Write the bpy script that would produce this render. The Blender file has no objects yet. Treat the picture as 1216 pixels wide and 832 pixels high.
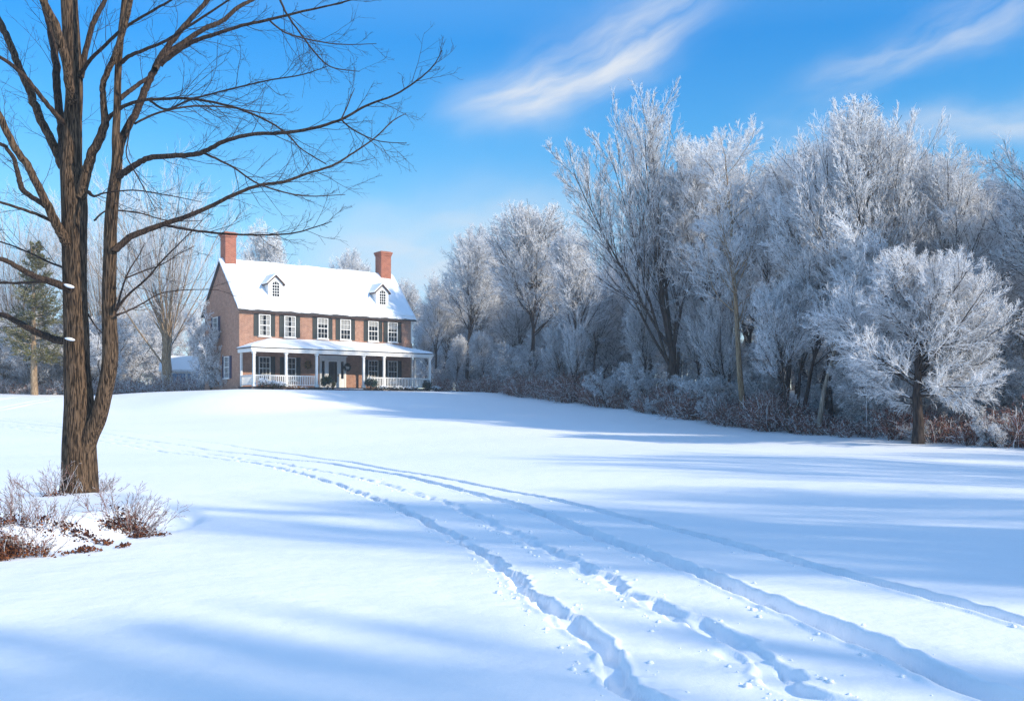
import bpy, math
import numpy as np
from mathutils import Vector

R_ = math.radians
sc = bpy.context.scene
COL = sc.collection

# ------------------------------------------------------------------ camera
cd = bpy.data.cameras.new("camera")
cam = bpy.data.objects.new("camera", cd)
COL.objects.link(cam)
EYE = 1.6
cam.location = (0, 0, EYE)
cam.rotation_euler = (R_(90), 0, 0)
cd.sensor_width = 36.0
cd.lens = 35.32
cd.shift_y = 69.0 / 1216.0
cd.clip_start = 0.05
cd.clip_end = 20000
sc.camera = cam
FPX, CX, HY = 1193.0, 608.0, 485.0          # focal length and horizon in photo pixels

# ------------------------------------------------------------------ sky and sun
SUN_EL, SUN_XY = 27.0, (0.887, -0.462)       # direction towards the sun
sx, sy = SUN_XY
sl = math.hypot(sx, sy)
SUN = Vector((sx / sl * math.cos(R_(SUN_EL)), sy / sl * math.cos(R_(SUN_EL)), math.sin(R_(SUN_EL))))
w = bpy.data.worlds.new("World")
sc.world = w
w.use_nodes = True
wt = w.node_tree
for n in list(wt.nodes):
    wt.nodes.remove(n)


def N(t, kind, **kw):
    n = t.nodes.new(kind)
    for k, v in kw.items():
        setattr(n, k, v)
    return n


def mth(t, op, a, b=None, clamp=False):
    n = N(t, 'ShaderNodeMath', operation=op, use_clamp=clamp)
    for i, v in enumerate((a, b)):
        if v is None:
            continue
        if isinstance(v, (int, float)):
            n.inputs[i].default_value = v
        else:
            t.links.new(v, n.inputs[i])
    return n.outputs[0]


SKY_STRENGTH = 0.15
EXPOSURE = 0.88
out = N(wt, 'ShaderNodeOutputWorld')
bg = N(wt, 'ShaderNodeBackground')
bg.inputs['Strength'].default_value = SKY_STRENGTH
sky = N(wt, 'ShaderNodeTexSky', sky_type='NISHITA', sun_disc=False)
sky.sun_elevation = R_(SUN_EL)
sky.sun_rotation = math.atan2(sx, sy)
sky.altitude = 300
sky.air_density = 0.9
sky.dust_density = 0.1
sky.ozone_density = 5.0
hs = N(wt, 'ShaderNodeHueSaturation')
hs.inputs['Saturation'].default_value = 1.0
hs.inputs['Value'].default_value = 1.0
wt.links.new(sky.outputs[0], hs.inputs['Color'])
tc = N(wt, 'ShaderNodeTexCoord')
sep = N(wt, 'ShaderNodeSeparateXYZ')
wt.links.new(tc.outputs['Generated'], sep.inputs[0])
DX, DY, DZ = sep.outputs
# sky deepens towards the frame top; unseen sky above brightened to lighten snow shade
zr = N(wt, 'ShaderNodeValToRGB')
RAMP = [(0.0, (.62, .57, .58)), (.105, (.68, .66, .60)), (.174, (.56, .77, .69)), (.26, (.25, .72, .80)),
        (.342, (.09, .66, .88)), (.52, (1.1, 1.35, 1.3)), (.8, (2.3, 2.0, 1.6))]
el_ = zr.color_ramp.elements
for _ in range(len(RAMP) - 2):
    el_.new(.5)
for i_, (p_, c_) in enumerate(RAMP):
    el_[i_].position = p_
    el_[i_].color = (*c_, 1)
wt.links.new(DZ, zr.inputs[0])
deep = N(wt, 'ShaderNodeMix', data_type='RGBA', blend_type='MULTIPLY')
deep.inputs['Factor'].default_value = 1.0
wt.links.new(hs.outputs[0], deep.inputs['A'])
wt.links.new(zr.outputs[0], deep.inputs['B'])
# cirrus: streaks laid out by azimuth and elevation
az = mth(wt, 'ARCTAN2', DX, DY)
el = mth(wt, 'ARCSINE', DZ)
cmb = N(wt, 'ShaderNodeCombineXYZ')
wt.links.new(az, cmb.inputs[0])
wt.links.new(el, cmb.inputs[1])
warp = N(wt, 'ShaderNodeTexNoise')
warp.inputs['Scale'].default_value = 9
warp.inputs['Detail'].default_value = 3
wt.links.new(cmb.outputs[0], warp.inputs['Vector'])
wofs = N(wt, 'ShaderNodeVectorMath', operation='SCALE')
wofs.inputs['Scale'].default_value = 0.05
wt.links.new(warp.outputs['Color'], wofs.inputs[0])
wadd = N(wt, 'ShaderNodeVectorMath', operation='ADD')
wt.links.new(cmb.outputs[0], wadd.inputs[0])
wt.links.new(wofs.outputs[0], wadd.inputs[1])


def streak(px, py, L, W, ang, amp, sc_l=7.0, sc_w=46.0, curve=0.0, lo=0.33, hi=0.75):
    """one cirrus streak centred on a direction, long axis tilted by ang"""
    a0 = math.atan2(px - CX, FPX)
    e0 = math.atan2(HY - py, math.hypot(FPX, px - CX))
    mp = N(wt, 'ShaderNodeVectorMath', operation='SUBTRACT')
    mp.inputs[1].default_value = (a0 + .025, e0 + .025, 0)
    wt.links.new(wadd.outputs[0], mp.inputs[0])
    rt = N(wt, 'ShaderNodeVectorRotate', rotation_type='Z_AXIS')
    rt.inputs['Angle'].default_value = -R_(ang)
    wt.links.new(mp.outputs[0], rt.inputs['Vector'])
    sp = N(wt, 'ShaderNodeSeparateXYZ')
    wt.links.new(rt.outputs[0], sp.inputs[0])
    u = mth(wt, 'DIVIDE', sp.outputs[0], L)
    cv = mth(wt, 'MULTIPLY', mth(wt, 'MULTIPLY', sp.outputs[0], sp.outputs[0]), curve)
    v = mth(wt, 'DIVIDE', mth(wt, 'SUBTRACT', sp.outputs[1], cv), W)
    r2 = mth(wt, 'ADD', mth(wt, 'POWER', mth(wt, 'ABSOLUTE', u), 4.0), mth(wt, 'POWER', mth(wt, 'ABSOLUTE', v), 2.0))
    g = mth(wt, 'EXPONENT', mth(wt, 'MULTIPLY', r2, -1.0))
    nz = N(wt, 'ShaderNodeTexNoise')
    nz.inputs['Scale'].default_value = 1
    nz.inputs['Detail'].default_value = 6
    nz.inputs['Roughness'].default_value = 0.55
    sv = N(wt, 'ShaderNodeVectorMath', operation='MULTIPLY')
    sv.inputs[1].default_value = (sc_l, sc_w, 1)
    wt.links.new(rt.outputs[0], sv.inputs[0])
    wt.links.new(sv.outputs[0], nz.inputs['Vector'])
    mr = N(wt, 'ShaderNodeMapRange')
    mr.inputs['From Min'].default_value = lo
    mr.inputs['From Max'].default_value = hi
    wt.links.new(nz.outputs['Fac'], mr.inputs['Value'])
    return mth(wt, 'MULTIPLY', mth(wt, 'MULTIPLY', g, mr.outputs[0]), amp)


cl = None
for s in (dict(px=708, py=72, L=0.125, W=0.026, ang=23, amp=1.0, curve=0.9, sc_l=5, sc_w=34, lo=.30, hi=.64),
          dict(px=605, py=128, L=0.06, W=0.022, ang=14, amp=0.6, sc_l=6, sc_w=24, lo=.28),
          dict(px=1130, py=38, L=0.12, W=0.020, ang=17, amp=0.7, sc_w=36),
          dict(px=1190, py=137, L=0.10, W=0.015, ang=6, amp=0.9, sc_w=26, lo=.25),
          dict(px=540, py=305, L=0.14, W=0.045, ang=8, amp=1.0, sc_w=22, lo=0.2),
          dict(px=520, py=250, L=0.12, W=0.02, ang=8, amp=0.25, sc_w=22, lo=0.25),
          dict(px=960, py=150, L=0.06, W=0.03, ang=8, amp=0.3, sc_w=20)):
    v = streak(**s)
    cl = v if cl is None else mth(wt, 'ADD', cl, v)
cl = mth(wt, 'MINIMUM', cl, 0.9)
cmix = N(wt, 'ShaderNodeMix', data_type='RGBA')
wt.links.new(cl, cmix.inputs['Factor'])
wt.links.new(deep.outputs['Result'], cmix.inputs['A'])
CLOUD = 0.90 / SKY_STRENGTH / 2 ** EXPOSURE
cmix.inputs['B'].default_value = (CLOUD * .93, CLOUD * .97, CLOUD * 1.02, 1)
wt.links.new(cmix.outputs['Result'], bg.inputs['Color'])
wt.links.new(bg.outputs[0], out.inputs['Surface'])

ld = bpy.data.lights.new("sun", 'SUN')
ld.energy = 3.1
ld.angle = R_(1.1)
ld.color = (1.0, 0.88, 0.70)
sun = bpy.data.objects.new("sun", ld)
sun.rotation_euler = SUN.to_track_quat('Z', 'Y').to_euler()
sun.location = (60, -30, 60)
COL.objects.link(sun)

vs = sc.view_settings
vs.view_transform = 'Standard'
vs.look = 'None'
vs.exposure = EXPOSURE
vs.gamma = 1.0
vs.use_curve_mapping = False
cy = sc.cycles
cy.max_bounces = 5
cy.diffuse_bounces = 3
cy.glossy_bounces = 2
cy.transmission_bounces = 2
cy.transparent_max_bounces = 4
cy.caustics_reflective = False
cy.caustics_refractive = False
cy.use_denoising = True
cy.denoising_input_passes = 'RGB_ALBEDO_NORMAL'
cy.denoising_prefilter = 'NONE'
cy.use_adaptive_sampling = True
cy.adaptive_threshold = 0.01

# ------------------------------------------------------------------ terrain function
HOUSE = np.array([-19.55, 72.0])
FD = np.array([0.788, 0.616])           # along the front, to the right
BD = np.array([-0.616, 0.788])          # into the house
HL, HW, HZ = 14.6, 6.6, 2.93
PD = 2.25                               # porch depth
BED = np.array([-7.05, 13.4])
YS = np.array([-400, 0, 20, 30, 36, 43, 49, 57, 65, 72, 85, 110, 160, 400, 9000], float)
ZS = np.array([0, 0, 0, 0.0, 0.06, .34, .58, 1.02, 1.63, 2.33, 2.95, 3.6, 4.4, 6, 10], float)


def smooth(a, b, x):
    t = np.clip((x - a) / (b - a), 0, 1)
    return t * t * (3 - 2 * t)


def terrain(x, y):
    x = np.asarray(x, float)
    y = np.asarray(y, float)
    z = (np.interp(y - 2, YS, ZS) + np.interp(y, YS, ZS) + np.interp(y + 2, YS, ZS)) / 3
    und = (np.sin(x * .31 + y * .17 + 1) * .05 + np.sin(x * .11 - y * .23 + 2.1) * .06 + np.sin(x * .7 + y * .45) * .018
           + np.sin(-x * .5 + y * .8 + .6) * .015)
    z = z + und * smooth(1, 12, y) * (1 - smooth(500, 900, np.hypot(x, y)))
    # level ground round the house
    u = (x - HOUSE[0]) * FD[0] + (y - HOUSE[1]) * FD[1]
    v = (x - HOUSE[0]) * BD[0] + (y - HOUSE[1]) * BD[1]
    du = np.maximum(np.maximum(-1 - u, u - HL - 1), 0)
    dv = np.maximum(np.maximum(-PD - 1.2 - v, v - HW - 1), 0)
    m = 1 - smooth(0, 9, np.hypot(du, dv))
    z = z * (1 - m) + HZ * m
    # raised bed round the big tree, with a scooped edge on its right
    r = np.hypot((x - BED[0]) / 2.35, (y - BED[1]) / 3.5)
    bed = .27 * (1 - smooth(.72, 1.05, r))
    bed = bed + .10 * np.exp(-((r - .86) / .10) ** 2) * smooth(-6.9, -5.6, x) * smooth(11.5, 14.5, y)
    bed = bed - .11 * np.exp(-((r - 1.07) / .06) ** 2) * smooth(-6.6, -5.2, x) * smooth(12.5, 14.5, y)
    return z + bed


def tz(x, y):
    return float(terrain(x, y))


def at(px, depth, py=None):
    """point at a given distance seen in a given direction (on the ground when py is None)"""
    x = (px - CX) / FPX * depth
    z = tz(x, depth) if py is None else EYE + (HY - py) / FPX * depth
    return Vector((x, depth, z))


def ground_hit(px, py):
    k, s = (px - CX) / FPX, (HY - py) / FPX
    d = np.concatenate([np.arange(3, 40, .02), np.arange(40, 140, .05)])
    below = (EYE + s * d) <= terrain(k * d, d)
    i = int(np.argmax(below)) if below.any() else len(d) - 1
    return k * d[i], d[i]


# ------------------------------------------------------------------ tags and mesh helpers
def tag(o, label=None, cat=None, group=None, kind=None):
    for k, v in (('label', label), ('category', cat), ('group', group), ('kind', kind)):
        if v:
            o[k] = v
    return o


def empty(name, loc, rz=0.0, label=None, cat=None, group=None):
    o = bpy.data.objects.new(name, None)
    o.empty_display_size = 0.3
    o.location = loc
    o.rotation_euler = (0, 0, rz)
    COL.objects.link(o)
    return tag(o, label, cat, group)


def link(name, me, parent=None):
    o = bpy.data.objects.new(name, me)
    COL.objects.link(o)
    if parent is not None:
        o.parent = parent
    return o


def mesh_np(name, V, F, mats, mi=None, smooth_=True):
    V = np.asarray(V, np.float32)
    F = np.asarray(F, np.int32)
    k = F.shape[1]
    me = bpy.data.meshes.new(name)
    me.vertices.add(len(V))
    me.vertices.foreach_set('co', V.ravel())
    me.loops.add(F.size)
    me.loops.foreach_set('vertex_index', F.ravel())
    me.polygons.add(len(F))
    me.polygons.foreach_set('loop_start', np.arange(0, F.size, k, dtype=np.int32))
    me.polygons.foreach_set('loop_total', np.full(len(F), k, np.int32))
    for m in mats:
        me.materials.append(m)
    if mi is not None:
        me.polygons.foreach_set('material_index', np.asarray(mi, np.int32))
    me.polygons.foreach_set('use_smooth', np.full(len(F), smooth_, bool))
    me.update(calc_edges=True)
    return me


def norm(v):
    return v / np.maximum(np.linalg.norm(v, axis=-1, keepdims=True), 1e-9)


def tubes(P, R, S):
    """P (n,k,3) R (n,k): vertices and quads of n tubes with S sides"""
    P = np.asarray(P, float)
    R = np.asarray(R, float)
    n, k, _ = P.shape
    T = np.empty_like(P)
    T[:, 1:-1] = P[:, 2:] - P[:, :-2]
    T[:, 0] = P[:, 1] - P[:, 0]
    T[:, -1] = P[:, -1] - P[:, -2]
    T = norm(T)
    ref = np.eye(3)[np.argmin(np.abs(T.mean(1)), axis=1)][:, None, :]
    U = norm(np.cross(T, ref))
    W = np.cross(T, U)
    a = np.arange(S) * 2 * np.pi / S
    V = P[:, :, None, :] + R[:, :, None, None] * (np.cos(a)[:, None] * U[:, :, None, :] + np.sin(a)[:, None] * W[:, :, None, :])
    i = np.arange(n)[:, None, None]
    j = np.arange(k - 1)[None, :, None]
    s = np.arange(S)[None, None, :]
    s2 = (s + 1) % S
    b = i * k * S
    F = np.stack([b + j * S + s, b + j * S + s2, b + (j + 1) * S + s2, b + (j + 1) * S + s], -1).reshape(-1, 4)
    return V.reshape(-1, 3), F, np.repeat(np.arange(n), (k - 1) * S)


class Tubes:
    """collects sets of tubes, each tube with its own material index, for one mesh"""

    def __init__(self):
        self.V, self.F, self.M, self.n = [], [], [], 0

    def add(self, P, R, S=3, mi=0):
        if len(P) == 0:
            return
        V, F, own = tubes(P, R, S)
        self.F.append(F + self.n)
        self.n += len(V)
        self.V.append(V)
        mi = np.asarray(mi)
        self.M.append(mi[own] if mi.ndim else np.full(len(F), int(mi)))

    def mesh(self, name, mats):
        return mesh_np(name, np.concatenate(self.V), np.concatenate(self.F), mats, np.concatenate(self.M))


def walk(P0, d0, L, K, up, wob, rng, drop=0.0):
    n = len(P0)
    P = np.empty((n, K + 1, 3))
    P[:, 0] = P0
    d = d0.copy()
    for k in range(K):
        d = d + rng.normal(0, wob, (n, 3))
        d[:, 2] += up / K - drop * k / K
        d = norm(d)
        P[:, k + 1] = P[:, k] + d * (L / K)[:, None]
    return P


def taper(r0, r1, K, pw=1.0):
    t = np.linspace(0, 1, K + 1)[None, :] ** pw
    return r0[:, None] * (1 - t) + np.asarray(r1).reshape(-1, 1) * t


def spawn(P, R, Lp, n, t0, t1, a0, a1, ratio, shape, rng, flat=0.0):
    """n children on each parent: start, direction, length, radius of the parent there"""
    N_, K1, _ = P.shape
    t = t0 + (t1 - t0) * (np.arange(n)[None, :] + rng.random((N_, n))) / n
    f = np.clip(t, 0, .999) * (K1 - 1)
    i = f.astype(int)
    fr = (f - i)[..., None]
    ar = np.arange(N_)[:, None]
    A, B = P[ar, i], P[ar, i + 1]
    pos = A * (1 - fr) + B * fr
    d = norm(B - A)
    q = rng.normal(0, 1, d.shape)
    q[..., 2] *= (1 - flat)
    q = norm(q - (q * d).sum(-1, keepdims=True) * d)
    a = rng.uniform(a0, a1, t.shape)[..., None]
    cd_ = np.cos(a) * d + np.sin(a) * q
    L = Lp[:, None] * ratio * (1 - shape * t) * rng.uniform(.7, 1.25, t.shape)
    rp = R[ar, i] * (1 - fr[..., 0]) + R[ar, i + 1] * fr[..., 0]
    return pos.reshape(-1, 3), cd_.reshape(-1, 3), L.ravel(), rp.ravel()


# ------------------------------------------------------------------ materials
def mat(name):
    m = bpy.data.materials.new(name)
    m.use_nodes = True
    t = m.node_tree
    for n in list(t.nodes):
        t.nodes.remove(n)
    o = N(t, 'ShaderNodeOutputMaterial')
    b = N(t, 'ShaderNodeBsdfPrincipled')
    t.links.new(b.outputs[0], o.inputs[0])
    return m, t, b


def plain(name, col, rough=.7, spec=.3, var=0.0, scale=8.0, bump=0.0):
    m, t, b = mat(name)
    b.inputs['Base Color'].default_value = (*col, 1)
    b.inputs['Roughness'].default_value = rough
    b.inputs['Specular IOR Level'].default_value = spec
    if var or bump:
        c = N(t, 'ShaderNodeTexCoord')
        nz = N(t, 'ShaderNodeTexNoise')
        nz.inputs['Scale'].default_value = scale
        nz.inputs['Detail'].default_value = 5
        t.links.new(c.outputs['Object'], nz.inputs['Vector'])
        if var:
            cr = N(t, 'ShaderNodeValToRGB')
            cr.color_ramp.elements[0].position = .3
            cr.color_ramp.elements[1].position = .7
            cr.color_ramp.elements[0].color = (*[c_ * (1 - var) for c_ in col], 1)
            cr.color_ramp.elements[1].color = (*[min(.95, c_ * (1 + var)) for c_ in col], 1)
            t.links.new(nz.outputs['Fac'], cr.inputs[0])
            t.links.new(cr.outputs[0], b.inputs['Base Color'])
        if bump:
            bp = N(t, 'ShaderNodeBump')
            bp.inputs['Strength'].default_value = bump
            bp.inputs['Distance'].default_value = .02
            t.links.new(nz.outputs['Fac'], bp.inputs['Height'])
            t.links.new(bp.outputs[0], b.inputs['Normal'])
    return m


def snow_mat():
    m, t, b = mat('snow')
    b.inputs['Base Color'].default_value = (.86, .88, .91, 1)
    b.inputs['Roughness'].default_value = .55
    b.inputs['Specular IOR Level'].default_value = .2
    c = N(t, 'ShaderNodeTexCoord')
    h = None
    for s, wgt in ((1.3, 1.0), (7, .22), (45, .07)):
        nz = N(t, 'ShaderNodeTexNoise')
        nz.inputs['Scale'].default_value = s
        nz.inputs['Detail'].default_value = 4
        t.links.new(c.outputs['Object'], nz.inputs['Vector'])
        v = mth(t, 'MULTIPLY', nz.outputs['Fac'], wgt)
        h = v if h is None else mth(t, 'ADD', h, v)
    bp = N(t, 'ShaderNodeBump')
    bp.inputs['Strength'].default_value = .35
    bp.inputs['Distance'].default_value = .1
    t.links.new(h, bp.inputs['Height'])
    t.links.new(bp.outputs[0], b.inputs['Normal'])
    return m


def bark_mat(name, dark, light, snow_amt=0.0, scale=1.0, bump=.6, dist=.03, long=1.0):
    """furrowed bark, lengthwise ridges; frost lying on what faces up"""
    m, t, b = mat(name)
    b.inputs['Roughness'].default_value = .9
    b.inputs['Specular IOR Level'].default_value = .15
    c = N(t, 'ShaderNodeTexCoord')
    mp = N(t, 'ShaderNodeMapping')
    mp.inputs['Scale'].default_value = (14 * scale, 14 * scale, 1.7 * scale * long)
    t.links.new(c.outputs['Object'], mp.inputs[0])
    nz = N(t, 'ShaderNodeTexNoise')
    nz.inputs['Scale'].default_value = 1.6
    nz.inputs['Detail'].default_value = 5
    nz.inputs['Distortion'].default_value = .6
    t.links.new(mp.outputs[0], nz.inputs['Vector'])
    cr = N(t, 'ShaderNodeValToRGB')
    cr.color_ramp.elements[0].position = .36 if long == 1 else .41
    cr.color_ramp.elements[1].position = .66 if long == 1 else .60
    cr.color_ramp.elements[0].color = (*dark, 1)
    cr.color_ramp.elements[1].color = (*light, 1)
    t.links.new(nz.outputs['Fac'], cr.inputs[0])
    col = cr.outputs[0]
    if snow_amt:
        g = N(t, 'ShaderNodeNewGeometry')
        sp = N(t, 'ShaderNodeSeparateXYZ')
        t.links.new(g.outputs['Normal'], sp.inputs[0])
        n2 = N(t, 'ShaderNodeTexNoise')
        n2.inputs['Scale'].default_value = 3.0
        n2.inputs['Detail'].default_value = 3
        t.links.new(c.outputs['Object'], n2.inputs['Vector'])
        v = mth(t, 'ADD', sp.outputs[2], mth(t, 'MULTIPLY', mth(t, 'SUBTRACT', n2.outputs['Fac'], .5), 2.0))
        mr = N(t, 'ShaderNodeMapRange')
        mr.inputs['From Min'].default_value = .75 - snow_amt
        mr.inputs['From Max'].default_value = .95 - snow_amt
        t.links.new(v, mr.inputs['Value'])
        mx = N(t, 'ShaderNodeMix', data_type='RGBA')
        mx.inputs['B'].default_value = (.8, .82, .86, 1)
        t.links.new(mr.outputs[0], mx.inputs['Factor'])
        t.links.new(col, mx.inputs['A'])
        col = mx.outputs['Result']
    t.links.new(col, b.inputs['Base Color'])
    if bump:
        bp = N(t, 'ShaderNodeBump')
        bp.inputs['Strength'].default_value = bump
        bp.inputs['Distance'].default_value = dist
        t.links.new(nz.outputs['Fac'], bp.inputs['Height'])
        t.links.new(bp.outputs[0], b.inputs['Normal'])
    return m


def brick_mat(name, c1, c2, mortar):
    m, t, b = mat(name)
    b.inputs['Roughness'].default_value = .9
    b.inputs['Specular IOR Level'].default_value = .15
    c = N(t, 'ShaderNodeTexCoord')
    sp = N(t, 'ShaderNodeSeparateXYZ')
    t.links.new(c.outputs['Object'], sp.inputs[0])
    cb = N(t, 'ShaderNodeCombineXYZ')
    t.links.new(mth(t, 'ADD', sp.outputs[0], sp.outputs[1]), cb.inputs[0])
    t.links.new(sp.outputs[2], cb.inputs[1])
    br = N(t, 'ShaderNodeTexBrick')
    br.inputs['Scale'].default_value = 1.0
    br.inputs['Brick Width'].default_value = .23
    br.inputs['Row Height'].default_value = .078
    br.inputs['Mortar Size'].default_value = .011
    br.inputs['Color1'].default_value = (*c1, 1)
    br.inputs['Color2'].default_value = (*c2, 1)
    br.inputs['Mortar'].default_value = (*mortar, 1)
    t.links.new(cb.outputs[0], br.inputs['Vector'])
    nz = N(t, 'ShaderNodeTexNoise')
    nz.inputs['Scale'].default_value = 3.2
    nz.inputs['Detail'].default_value = 7
    nz.inputs['Roughness'].default_value = .85
    t.links.new(c.outputs['Object'], nz.inputs['Vector'])
    mx = N(t, 'ShaderNodeMix', data_type='RGBA', blend_type='MULTIPLY')
    mx.inputs['Factor'].default_value = .75
    cr = N(t, 'ShaderNodeValToRGB')
    cr.color_ramp.elements[0].position = .3
    cr.color_ramp.elements[1].position = .72
    cr.color_ramp.elements[0].color = (.45, .42, .44, 1)
    cr.color_ramp.elements[1].color = (1.4, 1.36, 1.3, 1)
    t.links.new(nz.outputs['Fac'], cr.inputs[0])
    t.links.new(br.outputs['Color'], mx.inputs['A'])
    t.links.new(cr.outputs[0], mx.inputs['B'])
    t.links.new(mx.outputs['Result'], b.inputs['Base Color'])
    bp = N(t, 'ShaderNodeBump')
    bp.inputs['Strength'].default_value = .5
    bp.inputs['Distance'].default_value = .01
    t.links.new(br.outputs['Fac'], bp.inputs['Height'])
    bp.invert = True
    t.links.new(bp.outputs[0], b.inputs['Normal'])
    return m


M = {}
M['snow'] = snow_mat()
M['frost'] = plain('hoar_frost', (.85, .865, .89), .8, .1)
M['frost_warm'] = plain('thin_frost', (.60, .585, .59), .8, .1)
M['twig'] = plain('bare_twig', (.16, .115, .095), .85, .15)
M['twig_dark'] = plain('dark_twig', (.045, .034, .03), .85, .15)
M['twig_red'] = plain('russet_twig', (.30, .14, .11), .85, .15)
M['bark'] = bark_mat('frosted_bark', (.024, .019, .018), (.085, .066, .056), .12)
M['bark_pale'] = bark_mat('pale_frosted_bark', (.16, .13, .10), (.42, .37, .31), .30)
M['bark_tan'] = bark_mat('tan_bark', (.14, .085, .045), (.45, .33, .21), .22)
M['bark_near'] = bark_mat('furrowed_bark', (.020, .014, .010), (.15, .097, .06), 0, 2.2, 1.0, .03, .8)
M['bark_limb'] = bark_mat('limb_bark', (.018, .013, .012), (.085, .058, .042), 0, 2.8, .8, .02, .8)
M['brick'] = brick_mat('red_brick', (.33, .138, .083), (.42, .20, .125), (.46, .38, .31))
M['brick_red'] = brick_mat('chimney_brick', (.34, .085, .045), (.42, .13, .07), (.42, .28, .22))
M['white'] = plain('white_paint', (.80, .79, .76), .5, .3, .05, 5)
M['shutter'] = plain('dark_green_paint', (.018, .030, .034), .45, .4, .15, 6)
M['shutter_blue'] = plain('dark_blue_paint', (.02, .03, .085), .45, .4, .15, 6)
M['glass'] = plain('window_glass', (.012, .016, .02), .06, .7)
M['curtain'] = plain('curtain', (.30, .30, .29), .9, .1, .2, 6)
M['roofing'] = plain('dark_shingle', (.06, .055, .055), .85, .2, .3, 9)
M['dark_wood'] = plain('dark_timber', (.09, .06, .05), .8, .2, .3, 7)
M['stone'] = plain('foundation_stone', (.16, .14, .13), .9, .1, .35, 5, .4)
M['tan'] = plain('tan_board', (.42, .26, .12), .8, .2, .2, 6)
M['green'] = plain('evergreen_leaf', (.025, .065, .04), .6, .3, .4, 9)
M['green_gold'] = plain('olive_needles', (.17, .15, .035), .7, .2, .5, 3)
M['green_deep'] = plain('deep_green_needles', (.04, .06, .022), .7, .2, .5, 3)
M['rust'] = plain('dead_leaf', (.17, .062, .026), .8, .2, .5, 11)
M['rust_dark'] = plain('dark_dead_leaf', (.05, .02, .018), .8, .2, .5, 11)
M['blue_paint'] = plain('blue_shed_paint', (.16, .30, .48), .6, .3, .15, 4)
M['red'] = plain('red_mat', (.28, .03, .03), .9, .1, .3, 10)
M['metal'] = plain('grey_metal', (.35, .36, .38), .45, .5, .15, 8)
M['gold'] = plain('dried_gold', (.38, .20, .05), .6, .4, .4, 14)

# ------------------------------------------------------------------ snow field
TRACKS = {}


def track(name, pts):
    g = np.array([ground_hit(px, py) for px, py in pts])
    g = g[np.argsort(g[:, 1])]
    yy = np.concatenate([[g[0, 1] - 3], g[:, 1]])
    xx = np.concatenate([[g[0, 0] + 3 * (g[0, 0] - g[1, 0]) / (g[1, 1] - g[0, 1])], g[:, 0]])
    # smooth x(y)
    lo = np.log(np.maximum(yy, .8))
    q = np.linspace(lo[0], lo[-1], 500)
    v = np.interp(q, lo, xx)
    for _ in range(3):
        kx = np.ones(21) / 21
        vp = np.concatenate([np.full(10, v[0]) - (v[1] - v[0]) * np.arange(10, 0, -1), v, np.full(10, v[-1]) + (v[-1] - v[-2]) * np.arange(1, 11)])
        v = np.convolve(vp, kx, 'valid')
    Y = np.exp(q)
    s = np.concatenate([[0], np.cumsum(np.hypot(np.diff(v), np.diff(Y)))])
    TRACKS[name] = (Y, v, s)


track('A', [(1290, 760), (1216, 738), (1080, 702), (960, 671), (800, 627), (640, 588), (560, 574), (500, 563), (440, 553), (380, 543), (300, 531), (220, 521), (130, 511), (60, 501), (0, 494), (-80, 487)])
track('B', [(1200, 834), (1110, 797), (1030, 765), (900, 707), (760, 655), (680, 623), (620, 601), (560, 583), (480, 565), (430, 556), (360, 547), (290, 537), (210, 527), (130, 516), (60, 505), (0, 497), (-80, 489)])
track('C', [(985, 840), (930, 800), (870, 768), (800, 728), (750, 703), (700, 679), (655, 655), (610, 632), (560, 608), (520, 592), (470, 576), (410, 563), (340, 551), (270, 540), (190, 529), (110, 517), (40, 506), (-60, 495)])
track('D', [(775, 840), (745, 808), (705, 770), (670, 735), (635, 705), (605, 685), (585, 667), (555, 645), (515, 622), (470, 600), (430, 583), (380, 567), (330, 554), (260, 543), (180, 532), (100, 520), (30, 509), (-60, 498)])


def hash1(i, seed):
    v = np.sin(i * 127.1 + seed * 311.7) * 43758.5453
    return v - np.floor(v)


def vnoise(s, seed):
    i = np.floor(s)
    f = s - i
    f = f * f * (3 - 2 * f)
    return hash1(i, seed) * (1 - f) + hash1(i + 1, seed) * f


def groove(x, y, name, width, depth, lip, rough):
    Y, X, S = TRACKS[name]
    fx = np.interp(y, Y, X)
    sl_ = np.gradient(X, Y)
    k = np.interp(y, Y, sl_)
    s = np.interp(y, Y, S)
    d = (x - fx) / np.sqrt(1 + k * k)
    d = d + (vnoise(s * 2.3, 5) - .5) * rough * .4 + (vnoise(s * 9, 6) - .5) * rough * .16
    wv = width * (1 + (vnoise(s * 1.7, 7) - .5) * rough * 1.5)
    q = np.abs(d) / wv
    prof = -depth * (1 - smooth(.66, 1.0, q)) * (1 + (vnoise(s * 5, 8) - .5) * rough * 2)
    fade_ = 1 - .6 * smooth(28, 48, y)
    lipz = fade_ * lip * np.exp(-((q - 1.25) / .22) ** 2) * (.35 + 1.3 * vnoise(s * 6 + np.sign(d) * 40, 9))
    ok = (y > 2.5) & (y < 85)
    return np.where(ok, prof * (.35 + .65 * fade_) + lipz, 0)


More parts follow.
